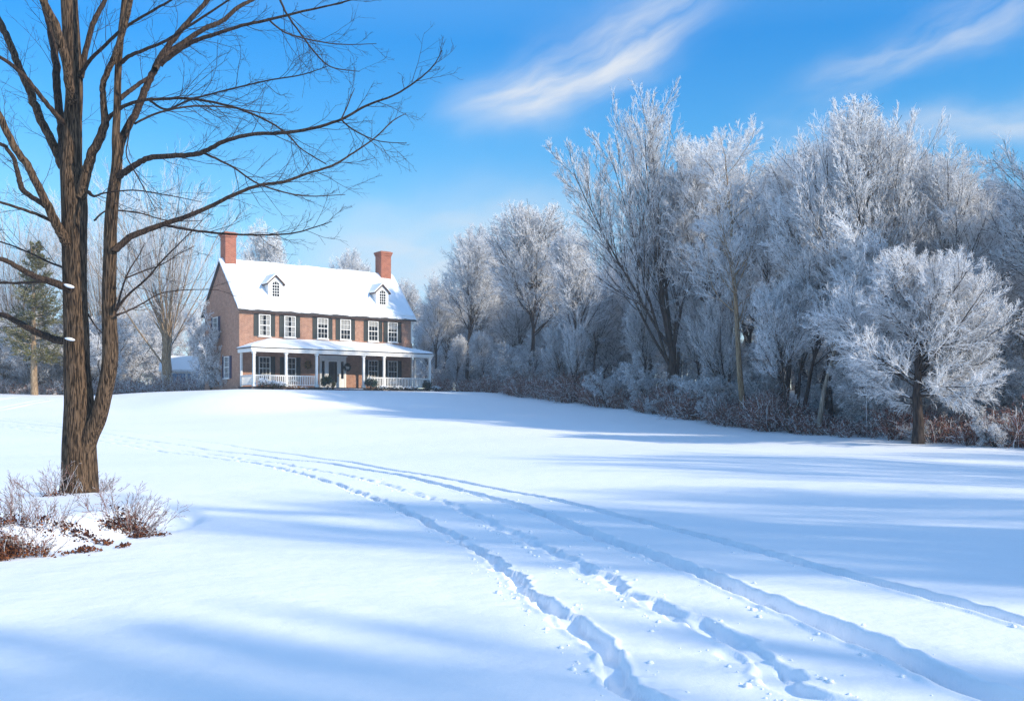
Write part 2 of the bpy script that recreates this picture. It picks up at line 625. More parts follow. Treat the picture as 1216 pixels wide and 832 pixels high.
def steps(x, y, name, seed, stride, width, depth):
    Y, X, S = TRACKS[name]
    fx = np.interp(y, Y, X)
    k = np.interp(y, Y, np.gradient(X, Y))
    s = np.interp(y, Y, S) + (x - fx) * k / np.sqrt(1 + k * k)
    d = (x - fx) / np.sqrt(1 + k * k)
    z = np.zeros_like(x)
    base = np.floor(s / stride)
    for o in (-1, 0, 1):
        i = base + o
        side = np.where(np.mod(i, 2) < .5, 1, -1)
        cs = (i + .5 + (hash1(i, seed) - .5) * .5) * stride
        cdv = side * width * .38 + (hash1(i, seed + 1) - .5) * width * .7
        a = stride * (.36 + .22 * hash1(i, seed + 2))
        b_ = width * (.55 + .35 * hash1(i, seed + 3))
        wig = (vnoise(s * 11 + d * 7, seed + 6) - .5) * .35
        q = np.hypot((s - cs) / a, (d - cdv) / b_) + wig * .7
        dep = depth * (.6 + .7 * hash1(i, seed + 4))
        z = np.minimum(z, -dep * (1 - smooth(.35, 1.0, q)))
        z = z + .016 * np.exp(-((q - 1.3) / .25) ** 2) * (hash1(i, seed + 5) > .45) * smooth(.9, 1.15, q)
    clods = smooth(.74, .95, vnoise(s * 7 + 3, seed + 8) * .5 + vnoise(d * 9 + s * 2, seed + 9) * .5) * .035 * np.exp(-(d / (width * 2.2)) ** 2)
    ok = (y > 2.5) & (y < 70)
    return np.where(ok, z + clods, 0)


def build_ground():
    yd = [3.6]
    while yd[-1] < 120:
        yd.append(yd[-1] + max(.017, .0040 * yd[-1]))
    back = -np.geomspace(.5, 400, 26)[::-1]
    front = np.array([0, 1, 2, 2.6, 3.1, 3.4])
    far = np.geomspace(123, 9000, 40)
    ys = np.concatenate([back, front, yd, far])
    ud = np.arange(-.70, .5601, .0019)
    uo = np.geomspace(.02, 60, 40)
    us = np.concatenate([ud[0] - uo[::-1], ud, ud[-1] + uo])
    wy = np.where(ys > 0, ys + 2.5, 2.5 + np.abs(ys) * .5)
    X = us[None, :] * wy[:, None]
    Y = np.repeat(ys[:, None], len(us), 1)
    Z = terrain(X, Y)
    Z += groove(X, Y, 'A', .115, .095, .018, .08)
    Z += groove(X, Y, 'B', .135, .12, .022, .16)
    Z += groove(X, Y, 'D', .088, .075, .012, .40)
    Z += groove(X, Y, 'C', .10, .042, .010, .5)
    Z += steps(X, Y, 'C', 3, .56, .13, .055)
    Z += steps(X, Y, 'D', 17, .7, .11, .035)
    nr, nc = X.shape
    V = np.stack([X, Y, Z], -1).reshape(-1, 3)
    i = np.arange(nr - 1)[:, None] * nc + np.arange(nc - 1)[None, :]
    F = np.stack([i, i + 1, i + nc + 1, i + nc], -1).reshape(-1, 4)
    o = link('snow_ground', mesh_np('snow_ground', V, F, [M['snow']]))
    tag(o, kind='structure')
    return o


build_ground()


# ------------------------------------------------------------------ solid mesh builder
class MB:
    def __init__(self):
        self.v, self.f, self.m = [], [], []

    def face(self, pts, mi=0):
        b = len(self.v)
        self.v += [tuple(p) for p in pts]
        self.f.append(tuple(range(b, b + len(pts))))
        self.m.append(mi)

    def box(self, x0, x1, y0, y1, z0, z1, mi=0):
        b = len(self.v)
        self.v += [(x, y, z) for z in (z0, z1) for y in (y0, y1) for x in (x0, x1)]
        for q in ((0, 2, 3, 1), (4, 5, 7, 6), (0, 1, 5, 4), (2, 6, 7, 3), (0, 4, 6, 2), (1, 3, 7, 5)):
            self.f.append(tuple(b + k for k in q))
            self.m.append(mi)

    def prism(self, poly, axis, a, b_, mi=0):
        """closed prism: polygon (2D) swept along an axis (0: x, 1: y, 2: z) from a to b"""
        def p3(p, t):
            q = list(p)
            q.insert(axis, t)
            return tuple(q)
        n = len(poly)
        b = len(self.v)
        self.v += [p3(p, a) for p in poly] + [p3(p, b_) for p in poly]
        self.f.append(tuple(range(b, b + n))[::-1])
        self.f.append(tuple(range(b + n, b + 2 * n)))
        self.m += [mi, mi]
        for k in range(n):
            k2 = (k + 1) % n
            self.f.append((b + k, b + k2, b + n + k2, b + n + k))
            self.m.append(mi)

    def grid(self, G, mi=0):
        """G (r,c,3)"""
        r, c, _ = G.shape
        b = len(self.v)
        self.v += [tuple(p) for p in G.reshape(-1, 3)]
        for i in range(r - 1):
            for j in range(c - 1):
                self.f.append((b + i * c + j, b + i * c + j + 1, b + (i + 1) * c + j + 1, b + (i + 1) * c + j))
                self.m.append(mi)

    def slab(self, G, down, mi=0):
        """a sheet with thickness: top G, underside G - down"""
        down = np.asarray(down, float)
        self.grid(G, mi)
        self.grid((G - down)[:, ::-1], mi)
        for e in (G[0], G[-1][::-1], G[:, 0][::-1], G[:, -1]):
            self.grid(np.stack([e - down, e]), mi)

    def obj(self, name, mats, parent=None, smooth_=False, fix=True):
        me = bpy.data.meshes.new(name)
        me.from_pydata(self.v, [], self.f)
        mats = mats if isinstance(mats, (list, tuple)) else [mats]
        for m in mats:
            me.materials.append(m)
        me.polygons.foreach_set('material_index', self.m)
        if smooth_:
            me.polygons.foreach_set('use_smooth', [True] * len(self.f))
        if fix:
            import bmesh
            bm = bmesh.new()
            bm.from_mesh(me)
            bmesh.ops.recalc_face_normals(bm, faces=bm.faces)
            bm.to_mesh(me)
            bm.free()
        me.update()
        return link(name, me, parent)


# ------------------------------------------------------------------ house
def n2(x, y, seed=0):
    return (math.sin(x * 1.7 + y * 2.3 + seed) + math.sin(x * 3.9 - y * 1.9 + seed * 2) * .6 + math.sin(x * 8.1 + y * 6.3 + seed * 3) * .3) / 1.9


EAVE, RISE = 6.1, 3.55
PITCH = RISE / (HW / 2)
house = empty('brick_house', (HOUSE[0], HOUSE[1], HZ), math.atan2(FD[1], FD[0]),
              'two storey red brick house with snowy roof, dormers and white porch', 'house')


def window(x, z0, z1, wd, parent, gl, y=0.0, shut=M['shutter'], muntin=(3, 4), sidewall=False, shutters=True):
    """sash window with sill, glazing bars, pane and two shutters; on the front wall or (sidewall) on the left gable"""
    def mp(mb, a0, a1, d0, d1, b0, b1):
        # a along the wall, d outwards, b up
        if sidewall:
            mb.box(y - d1, y - d0, a0, a1, b0, b1)
        else:
            mb.box(a0, a1, y - d1, y - d0, b0, b1)
    f = MB()
    fw = .062
    h = wd / 2
    mp(f, x - h, x - h + fw, 0, .07, z0, z1)
    mp(f, x + h - fw, x + h, 0, .07, z0, z1)
    mp(f, x - h + fw, x + h - fw, 0, .07, z1 - fw, z1)
    mp(f, x - h + fw, x + h - fw, 0, .07, z0, z0 + fw)
    zm = (z0 + z1) / 2
    mp(f, x - h + fw, x + h - fw, .012, .06, zm - .03, zm + .03)
    for k in range(1, muntin[0]):
        xx = x - h + fw + (wd - 2 * fw) * k / muntin[0]
        mp(f, xx - .011, xx + .011, .012, .045, z0 + fw, zm - .03)
        mp(f, xx - .011, xx + .011, .012, .045, zm + .03, z1 - fw)
    for a, b in ((z0 + fw, zm - .03), (zm + .03, z1 - fw)):
        nz = muntin[1] // 2
        for k in range(1, nz):
            zz = a + (b - a) * k / nz
            mp(f, x - h + fw, x + h - fw, .012, .043, zz - .011, zz + .011)
    fo = f.obj('window', M['white'], parent)
    s = MB()
    mp(s, x - h - .05, x + h + .05, 0, .12, z0 - .075, z0 - .002)
    s.obj('sill', M['white'], fo)
    g = MB()
    mp(g, x - h + fw, x + h - fw, .002, .010, z0 + fw, z1 - fw)
    g.obj('pane', gl, fo)
    if shutters:
        for sgn in (-1, 1):
            m = MB()
            c = x + sgn * (h + .03 + .17)
            mp(m, c - .17, c - .12, 0, .05, z0 - .02, z1 + .02)
            mp(m, c + .12, c + .17, 0, .05, z0 - .02, z1 + .02)
            for b0, b1 in ((z0 - .02, z0 + .06), (zm - .04, zm + .04), (z1 - .06, z1 + .02)):
                mp(m, c - .12, c + .12, 0, .05, b0, b1)
            zz = z0 + .06
            mp(m, c - .12, c + .12, 0, .018, z0 + .06, z1 - .06)
            while zz < z1 - .1:
                if abs(zz - zm) > .06:
                    mp(m, c - .12, c + .12, .018, .036, zz, zz + .028)
                zz += .055
            m.obj('shutter', shut, parent)


def build_house():
    wl = MB()
    pent = [(0, 0), (HW, 0), (HW, EAVE), (HW / 2, EAVE + RISE), (0, EAVE)]
    wl.prism([(p[0], p[1]) for p in pent], 0, 0, HL)
    wl.v = [(v[0], v[1], v[2] - .3 if v[2] == 0 else v[2]) for v in wl.v]
    wall = wl.obj('wall', M['brick'], house)
    # eave cornice and rake boards
    c = MB()
    c.box(-.02, HL + .02, -.16, -.004, EAVE - .26, EAVE - .06)
    c.box(-.02, HL + .02, -.24, -.004, EAVE - .06, EAVE + .0)
    c.obj('cornice', M['white'], house)
    dp = MB()
    dp.box(HL - .13, HL - .04, -.10, -.004, .3, 3.0)
    dp.box(HL - .13, HL - .04, -.10, -.004, 3.9, EAVE - .26)
    dp.obj('downspout', M['white'], house)
    # roof: shingle slab with a snow blanket, both slopes
    rb = MB()
    ov, ox = .34, .20
    n = math.hypot(1, PITCH)
    for sgn in (0, 1):
        for th, o1, o0, mi in ((.10, .02, -ov, 0), (.20, .12, -ov + .05, 1)):
            nu, nv = (2, 2) if mi == 0 else (90, 26)
            G = np.zeros((nv, nu, 3))
            for i in range(nv):
                for j in range(nu):
                    s = i / (nv - 1)
                    yy = o0 + (HW / 2 - o0) * s
                    xx = -ox + (HL + 2 * ox) * j / (nu - 1)
                    zz = EAVE + yy * PITCH + o1
                    if mi == 1:
                        t = .20 + .035 * n2(xx, yy * 1.4, 3 + sgn)
                        if i == 0:
                            t -= .10
                            yy += .05 * n2(xx * 1.8, 0, 9)
                        if i == 1:
                            t -= .02
                        if i == nv - 1:
                            t += -.05
                        if j in (0, nu - 1):
                            t -= .08
                        zz += t * n * .8 - .10
                    G[i, j] = (xx, yy if sgn == 0 else HW - yy, zz)
            rb.slab(G, (0, 0, th * (1 if mi == 0 else .9)), mi)
    rb.obj('roof', [M['roofing'], M['snow']], house, False)
    # chimneys
    for x0, x1, top in ((.12, .96, 11.78), (HL - 1.20, HL - .27, 11.62)):
        m = MB()
        y0, y1 = HW / 2 - .48, HW / 2 + .48
        m.box(x0, x1, y0, y1, EAVE + RISE - 1.2, top - .36)
        m.box(x0 - .05, x1 + .05, y0 - .05, y1 + .05, top - .36, top - .2)
        m.box(x0 - .1, x1 + .1, y0 - .1, y1 + .1, top - .2, top - .05)
        m.box(x0 + .02, x1 - .02, y0 + .02, y1 - .02, top - .05, top, 0)
        ch = m.obj('chimney', M['brick_red'], house)
        k = MB()
        k.box(x0 + .2, x1 - .2, y0 + .2, y1 - .2, top, top + .03)
        k.obj('flue', M['roofing'], ch)
    # dormers
    for cx in (3.05, 12.15):
        yf = .55
        zb = EAVE + yf * PITCH + .08
        hw, hh, pk = .56, 1.15, .52
        yb = lambda z: (z - EAVE) / PITCH
        m = MB()
        poly = [(cx - hw, zb - .3), (cx + hw, zb - .3), (cx + hw, zb + hh), (cx, zb + hh + pk), (cx - hw, zb + hh)]
        m.prism(poly, 1, yf, yb(zb + hh) + .35)
        d = m.obj('dormer', M['white'], house)
        r = MB()
        for sgn in (-1, 1):
            p0 = (cx, zb + hh + pk)
            ex, ez = cx + sgn * (hw + .16), zb + hh - .16 * pk / hw
            r.prism([(p0[0], p0[1] + .01), (ex, ez + .01), (ex, ez + .11), (p0[0], p0[1] + .11)], 1, yf - .14, yb(zb + hh + pk) + .1, 0)
            r.prism([(p0[0], p0[1] + .112), (ex + sgn * .0, ez + .112), (ex, ez + .20), (p0[0], p0[1] + .25)], 1, yf - .06, yb(zb + hh + pk) + .1, 1)
        r.obj('dormer_roof', [M['dark_wood'], M['snow']], d)
        f = MB()
        f.box(cx - .35, cx - .27, yf - .05, yf - .003, zb + .12, zb + 1.05)
        f.box(cx + .27, cx + .35, yf - .05, yf - .003, zb + .12, zb + 1.05)
        f.box(cx - .27, cx + .27, yf - .05, yf - .003, zb + .12, zb + .19)
        f.box(cx - .27, cx + .27, yf - .05, yf - .003, zb + 1.0, zb + 1.05)
        for k in range(9):
            a0, a1 = math.pi * k / 9, math.pi * (k + 1) / 9
            f.prism([(cx + .35 * math.cos(a0), zb + 1.05 + .30 * math.sin(a0)), (cx + .35 * math.cos(a1), zb + 1.05 + .30 * math.sin(a1)),
                     (cx + .28 * math.cos(a1), zb + 1.05 + .23 * math.sin(a1)), (cx + .28 * math.cos(a0), zb + 1.05 + .23 * math.sin(a0))], 1, yf - .05, yf - .003)
        for xx in (-.09, .09):
            f.box(cx + xx - .015, cx + xx + .015, yf - .035, yf - .012, zb + .19, zb + 1.24)
        for zz in (.40, .60, .80):
            f.box(cx - .27, cx + .27, yf - .033, yf - .012, zb + zz - .018, zb + zz + .018)
        fo = f.obj('dormer_window', M['white'], d)
        g = MB()
        arc = [(cx + .29 * math.cos(math.pi * k / 10), zb + 1.03 + .24 * math.sin(math.pi * k / 10)) for k in range(11)]
        g.prism([(cx - .29, zb + .16), (cx + .29, zb + .16)] + arc, 1, yf - .010, yf - .002)
        g.obj('pane', M['glass'], fo)
    # upper and lower windows
    for i, x in enumerate((1.92, 3.91, 6.6, 8.54, 10.98, 12.75)):
        window(x, 3.95, 5.52, .90, house, M['glass'])
        if i < 2:
            cu = MB()
            for sgn in (-1, 1):
                cu.box(x + sgn * .26 - .10, x + sgn * .26 + .10, -.0118, -.0105, 4.04, 5.43)
            cu.obj('curtain', M['curtain'], house)
    for x, drop in ((6.6, .42), (8.54, .62), (10.98, .30), (12.75, .50)):
        cu = MB()
        cu.box(x - .36, x + .36, -.0116, -.0104, 5.43 - drop, 5.43)
        cu.obj('window_blind', M['curtain'], house)
    for x in (1.92, 3.95, 10.98, 12.75):
        window(x, .75, 2.45, .90, house, M['glass'])
    window(4.35, 3.95, 5.52, .95, house, M['glass'], 0.0, M['shutter_blue'], sidewall=True)
    window(2.2, .9, 2.5, .95, house, M['glass'], 0.0, M['shutter_blue'], sidewall=True)
    # entrance
    x = 7.45
    f = MB()
    f.box(x - 1.12, x - 1.0, -.09, -.003, .24, 2.42)
    f.box(x + 1.0, x + 1.12, -.09, -.003, .24, 2.42)
    f.box(x - 1.12, x + 1.12, -.10, -.003, 2.42, 2.62)
    f.box(x - 1.2, x + 1.2, -.15, -.003, 2.62, 2.70)
    f.box(x - .62, x - .50, -.085, -.003, .24, 2.42)
    f.box(x + .50, x + .62, -.085, -.003, .24, 2.42)
    for sgn in (-1, 1):
        a, b = sorted((x + sgn * .62, x + sgn * 1.0))
        f.box(a, b, -.06, -.003, .24, .95)
        f.box(a, b, -.06, -.003, 2.28, 2.42)
        f.box(a, a + .07, -.06, -.003, .95, 2.28)
        f.box(b - .07, b, -.06, -.003, .95, 2.28)
    df = f.obj('door_surround', M['white'], house)
    for sgn in (-1, 1):
        g = MB()
        a, b = sorted((x + sgn * .62, x + sgn * 1.0))
        g.box(a + .07, b - .07, -.02, -.004, .95, 2.28)
        g.obj('sidelight', M['glass'], df)
    d = MB()
    d.box(x - .50, x - .36, -.055, -.003, .26, 2.40)
    d.box(x + .36, x + .50, -.055, -.003, .26, 2.40)
    d.box(x - .36, x + .36, -.055, -.003, 2.24, 2.40)
    d.box(x - .36, x + .36, -.055, -.003, .26, .62)
    do = d.obj('door', M['white'], house)
    g = MB()
    g.box(x - .36, x + .36, -.03, -.004, .62, 2.24)
    g.obj('door_glass', M['glass'], do)
    h = MB()
    h.box(x + .41, x + .45, -.11, -.056, 1.12, 1.3)
    h.obj('handle', M['gold'], do)
    # porch
    p = MB()
    p.box(-.05, HL + .25, -PD - .05, -.004, -.3, .16)
    p.obj('porch_base', M['stone'], house)
    p = MB()
    p.box(-.10, HL + .30, -PD - .12, -.004, .163, .235)
    p.obj('porch_floor', M['dark_wood'], house)
    XE0, XE1, YE = -.22, HL + .42, -PD - .32
    zs = lambda xx, yy: 2.98 + .29 * min(yy - YE, xx - XE0, XE1 - xx)
    p = MB()
    nu, nv = 90, 16
    xs = np.concatenate([XE0 + np.linspace(0, 2.6, 16), np.linspace(XE0 + 2.6, XE1 - 2.6, 60)[1:-1], XE1 - np.linspace(2.6, 0, 16)])
    ysl = np.linspace(YE, -.004, nv)
    G = np.array([[(xx, yy, zs(xx, yy)) for xx in xs] for yy in ysl])
    p.slab(G, (0, 0, .06), 0)
    Gs = np.array([[(xx, yy - (.0 if 0 < i < nv - 1 else 0), zs(xx, yy) + .004 + (.10 + .035 * n2(xx, yy * 2, 5)) * min(1, .35 + 3 * min(yy - YE, xx - XE0, XE1 - xx)))
                     for xx in np.clip(xs, XE0 + .03, XE1 - .03)] for i, yy in enumerate(np.clip(ysl, YE + .03, -.006))])
    p.slab(Gs, (0, 0, .07), 1)
    p.obj('porch_roof', [M['roofing'], M['snow']], house, False)
    p = MB()
    p.box(XE0 + .1, XE1 - .1, YE + .1, YE + .30, 2.66, 2.915)
    p.box(XE0 + .02, XE1 - .02, YE + .03, YE + .1, 2.80, 2.915)
    p.box(XE0 + .1, XE0 + .28, YE + .30, -.006, 2.66, 2.915)
    p.box(XE1 - .28, XE1 - .1, YE + .30, -.006, 2.66, 2.915)
    p.obj('porch_beam', M['white'], house)
    yp = -PD - .02
    posts = (.12, 2.55, 4.95, 8.85, 10.62, HL + .18)
    for x in posts:
        p = MB()
        p.box(x - .08, x + .08, yp - .08, yp + .08, .236, 2.66)
        p.box(x - .12, x + .12, yp - .12, yp + .12, .236, .40)
        p.box(x - .105, x + .105, yp - .105, yp + .105, .40, .44)
        p.box(x - .12, x + .12, yp - .12, yp + .12, 2.54, 2.659)
        p.obj('post', M['white'], house)
    for x in (.12, HL + .18):
        p = MB()
        p.box(x - .07, x + .07, -.15, -.004, .236, 2.66)
        p.obj('post', M['white'], house)

    def rail(a, b, axis, c):
        m = MB()

        def bx(s0, s1, t0, t1, z0, z1):
            if axis == 0:
                m.box(s0, s1, c + t0, c + t1, z0, z1)
            else:
                m.box(c + t0, c + t1, s0, s1, z0, z1)
        bx(a, b, -.045, .045, .98, 1.05)
        bx(a, b, -.03, .03, .33, .39)
        k = int((b - a) / .135)
        for i in range(k):
            s = a + (b - a) * (i + .5) / k
            bx(s - .026, s + .026, -.02, .02, .39, .98)
        m.obj('railing', M['white'], house)
    rail(.20, 2.47, 0, yp)
    rail(2.63, 4.87, 0, yp)
    rail(9.15, 10.54, 0, yp)
    rail(10.70, HL + .10, 0, yp)
    rail(-PD + .06, -.15, 1, .12)
    m = MB()
    m.box(HL + .13, HL + .23, -PD + .06, -.15, .98, 1.05)
    for i in range(14):
        s = -PD + .06 + i * .145 + .07
        m.box(HL + .16, HL + .20, s - .026, s + .026, .39, .98)
    m.box(HL + .15, HL + .21, -PD + .06, -.15, .33, .39)
    m.obj('railing', M['white'], house)
    # entrance steps
    s = MB()
    s.box(5.2, 8.6, -PD - .52, -PD - .125, -.2, .12)
    s.obj('step', M['stone'], house)
    s = MB()
    for i, (a, b, d) in enumerate(((5.25, 8.55, .12),)):
        G = np.array([[(a + (b - a) * j / 12, -PD - .50 + .36 * i2 / 4, .123 + .03 + .015 * n2(j, i2, 1)) for j in range(13)] for i2 in range(5)])
        s.slab(G, (0, 0, .03))
    s.obj('step_snow', M['snow'], house, True)
    # snow drifted against the porch
    return wall


build_house()


def hpt(u, v, z=0.0):
    p = HOUSE + u * FD + v * BD
    return Vector((p[0], p[1], HZ + z))


HROT = math.atan2(FD[1], FD[0])

# ------------------------------------------------------------------ leaf clumps
rngL = np.random.default_rng(11)


def leaf_mesh(name, C, size, mats, rng, aspect=.5, updir=None, mi=None):
    """folded leaves (two quads each) at points C"""
    n = len(C)
    d = norm(rng.normal(0, 1, (n, 3)) + (0 if updir is None else updir))
    q = norm(np.cross(d, rng.normal(0, 1, (n, 3))))
    up = np.cross(d, q)
    s = size * rng.uniform(.6, 1.3, (n, 1))
    a = C
    b = C + d * s
    l = C + d * s * .5 + q * s * aspect + up * s * .15
    r = C + d * s * .5 - q * s * aspect + up * s * .15
    V = np.stack([a, l, b, r], 1).reshape(-1, 3)
    i = np.arange(n)[:, None] * 4
    F = np.concatenate([i + np.array([0, 1, 2]), i + np.array([0, 2, 3])])
    m = rng.integers(0, len(mats), n) if mi is None else mi
    return mesh_np(name, V, F, mats, np.concatenate([m, m]), False)


def bush(name, loc, rx, rz_, n, size, mats, label, cat, group=None, seed=0, snow=0):
    """a small leafy bush: leaves through an uneven volume, on a few stems"""
    rng = np.random.default_rng(seed)
    e = empty(name, loc, 0, label, cat, group)
    lob = norm(rng.normal(0, 1, (9, 3)))
    lob[:, 2] = np.abs(lob[:, 2])
    k = rng.integers(0, 9, n)
    C = lob[k] * .55 + norm(rng.normal(0, 1, (n, 3))) * (rng.random((n, 1)) ** .5) * .5
    C = C * np.array([rx, rx, rz_ * .5]) + np.array([0, 0, rz_ * .5])
    C[:, 2] = np.maximum(C[:, 2], .03)
    mi = rng.integers(0, len(mats), n)
    if snow:
        top = C[:, 2] + rng.normal(0, .12 * rz_, n) > rz_ * (1 - snow)
        mats = list(mats) + [M['frost']]
        mi = np.where(top, len(mats) - 1, mi)
    link('foliage', leaf_mesh('foliage', C, size, mats, rng, .35, mi=mi), e)
    T = Tubes()
    d0 = norm(np.stack([rng.normal(0, .5, 8), rng.normal(0, .5, 8), np.ones(8)], -1))
    P = walk(np.zeros((8, 3)), d0, np.full(8, rz_ * .8), 4, .2, .15, rng)
    T.add(P, taper(np.full(8, .02), np.full(8, .006), 4), 5)
    link('stem', T.mesh('stem', [M['twig_dark']]), e)
    return e


# planting along the porch
bush('evergreen_bush', hpt(5.45, -PD - .62, 0), .42, 1.15, 1500, .10, [M['green'], M['green_deep']], 'dark evergreen bush beside the porch entrance, left of the white door', 'bush', seed=1)
bush('golden_bush', hpt(6.0, -PD - .70, 0), .22, .7, 500, .08, [M['green_gold'], M['gold']], 'small yellow green bush tucked against the dark evergreen by the door', 'bush', seed=2)
bush('evergreen_bush', hpt(9.25, -PD - .42, 0), .50, 1.05, 1700, .10, [M['green'], M['shutter']], 'dark evergreen bush at the start of the right porch railing', 'bush', seed=3, snow=.08)
bush('evergreen_bush', hpt(HL - .35, -PD - .45, 0), .42, .95, 1300, .10, [M['green'], M['shutter']], 'dark evergreen bush at the far right porch post', 'bush', seed=4, snow=.1)
for i, (u, rx, h, lab) in enumerate(((.65, .40, .85, 'snow dusted leafy bush against the porch rail by its left corner post'),
                                     (1.35, .42, .72, 'snow dusted leafy bush, second from the porch corner post'),
                                     (2.05, .40, .60, 'low snow dusted bush in front of the second porch post'))):
    bush('foundation_bush', hpt(u, -PD - .45, 0), rx, h, 900, .09, [M['green'], M['rust'], M['green_deep']], lab, 'bush', 'bushes along the left porch railing', seed=20 + i, snow=.45)
for i, (u, rx, h, lab) in enumerate(((2.9, .45, .30, 'low brown dead plant under the left porch railing'),
                                     (3.8, .45, .25, 'flat brown dead plant midway under the second railing bay'))):
    bush('dead_plant', hpt(u, -PD - .4, 0), rx, h, 500, .08, [M['rust'], M['rust_dark'], M['gold']], lab, 'plant', 'dead plants under the porch railing', seed=30 + i, snow=.2)
for i, (u, lab) in enumerate(((10.2, 'low dark hedge clump under the right porch railing, nearest the entrance'),
                              (11.5, 'low dark hedge clump with a snow cap midway under the right railing'),
                              (12.8, 'low dark hedge clump under the right railing, close to the corner bush'),
                              (HL + .45, 'low dark hedge clump past the right corner post of the porch'))):
    bush('low_hedge', hpt(u, -PD - .55, 0), .55, .42, 800, .09, [M['green'], M['shutter'], M['rust_dark']], lab, 'bush', 'low hedge under the right porch railing', seed=40 + i, snow=.35)

# wreaths on the porch wall


def wreath(u, z, mats, label, seed, bow):
    rng = np.random.default_rng(seed)
    e = empty('wreath', hpt(u, -.07, z), HROT, label, 'wreath')
    n = 700
    a = rng.uniform(0, 2 * np.pi, n)
    r = .22 + rng.normal(0, .045, n)
    C = np.stack([r * np.cos(a), -np.abs(rng.normal(0, .035, n)), r * np.sin(a)], -1)
    link('greenery', leaf_mesh('greenery', C, .09, mats, rng, .3), e)
    m = MB()
    for s in (-1, 1):
        m.prism([(s * .02, -.03), (s * .13, -.10), (s * .13, .06)], 1, -.10, -.06)
        m.prism([(0, 0), (s * .05, -.2), (s * .10, -.19)], 1, -.09, -.07)
    m.box(-.03, .03, -.115, -.055, -.03, .03)
    m.obj('bow', bow, e)
    return e


wreath(5.35, 1.95, [M['green_gold'], M['gold'], M['rust_dark']], 'dried golden wreath on the brick wall left of the front door', 5, M['gold'])
wreath(9.2 - .55, 1.85, [M['green'], M['rust_dark'], M['shutter']], 'dark wreath with a pale bow on the brick wall right of the front door', 6, M['white'])
# mat in front of the step
e = empty('door_mat', hpt(6.55, -PD - .95, .0), HROT + .2, 'dark red mat lying on the snow in front of the porch step', 'mat')
e.location.z = tz(e.location.x, e.location.y)
G = np.array([[(-.5 + j * .1, -.2 + i * .1, .055 + .02 * math.sin(j * 1.3 + i)) for j in range(11)] for i in range(5)])
m = MB()
m.slab(G, (0, 0, .03))
m.obj('mat_top', M['red'], e, True)
m = MB()
m.box(-.54, .54, -.24, .24, -.02, .012)
m.obj('mat_border', M['rust_dark'], e)

# ------------------------------------------------------------------ shed at the left of the house


def build_shed():
    c = at(214, 85)
    e = empty('garden_shed', c, R_(12), 'small pale blue shed with snowy roof behind the bushes left of the house', 'shed')
    w_, d_, h_ = 1.35, 1.2, 1.9
    m = MB()
    m.prism([(-w_, -.2), (w_, -.2), (w_, h_), (-w_, h_)], 1, -d_, d_)
    m.prism([(-d_, h_), (d_, h_), (0, h_ + 1.0)], 0, -w_, w_)
    m.obj('wall', M['blue_paint'], e)
    m = MB()
    for sgn in (-1, 1):
        m.prism([(0, h_ + 1.03), (sgn * (d_ + .25), h_ - .13), (sgn * (d_ + .25), h_ + .06), (0, h_ + 1.26)], 0, -w_ - .2, w_ + .2)
    m.obj('roof', M['snow'], e)
    m = MB()
    m.box(-w_ - .03, w_ + .03, -d_ - .05, -d_ - .004, h_ - .28, h_ - .06)
    for x in (-w_, .55, w_ - .16):
        m.box(x, x + .16, -d_ - .05, -d_ - .004, -.1, h_ - .282)
    m.obj('trim', M['white'], e)
    m = MB()
    m.box(-.62, .48, -d_ - .04, -d_ - .004, -.1, h_ - .30)
    m.obj('door', M['blue_paint'], e)
    return e


build_shed()

# ------------------------------------------------------------------ tree prototypes


def to_shell(z, d, c, rz_, rx):
    """distance from (0,0,z) along d to an ellipsoid of half height rz_ and half width rx centred at height c"""
    A = (d[:, 0] ** 2 + d[:, 1] ** 2) / rx ** 2 + d[:, 2] ** 2 / rz_ ** 2
    B = (z - c) * d[:, 2] / rz_ ** 2
    C_ = (z - c) ** 2 / rz_ ** 2 - 1
    return (-B + np.sqrt(np.maximum(B * B - A * C_, .01))) / A


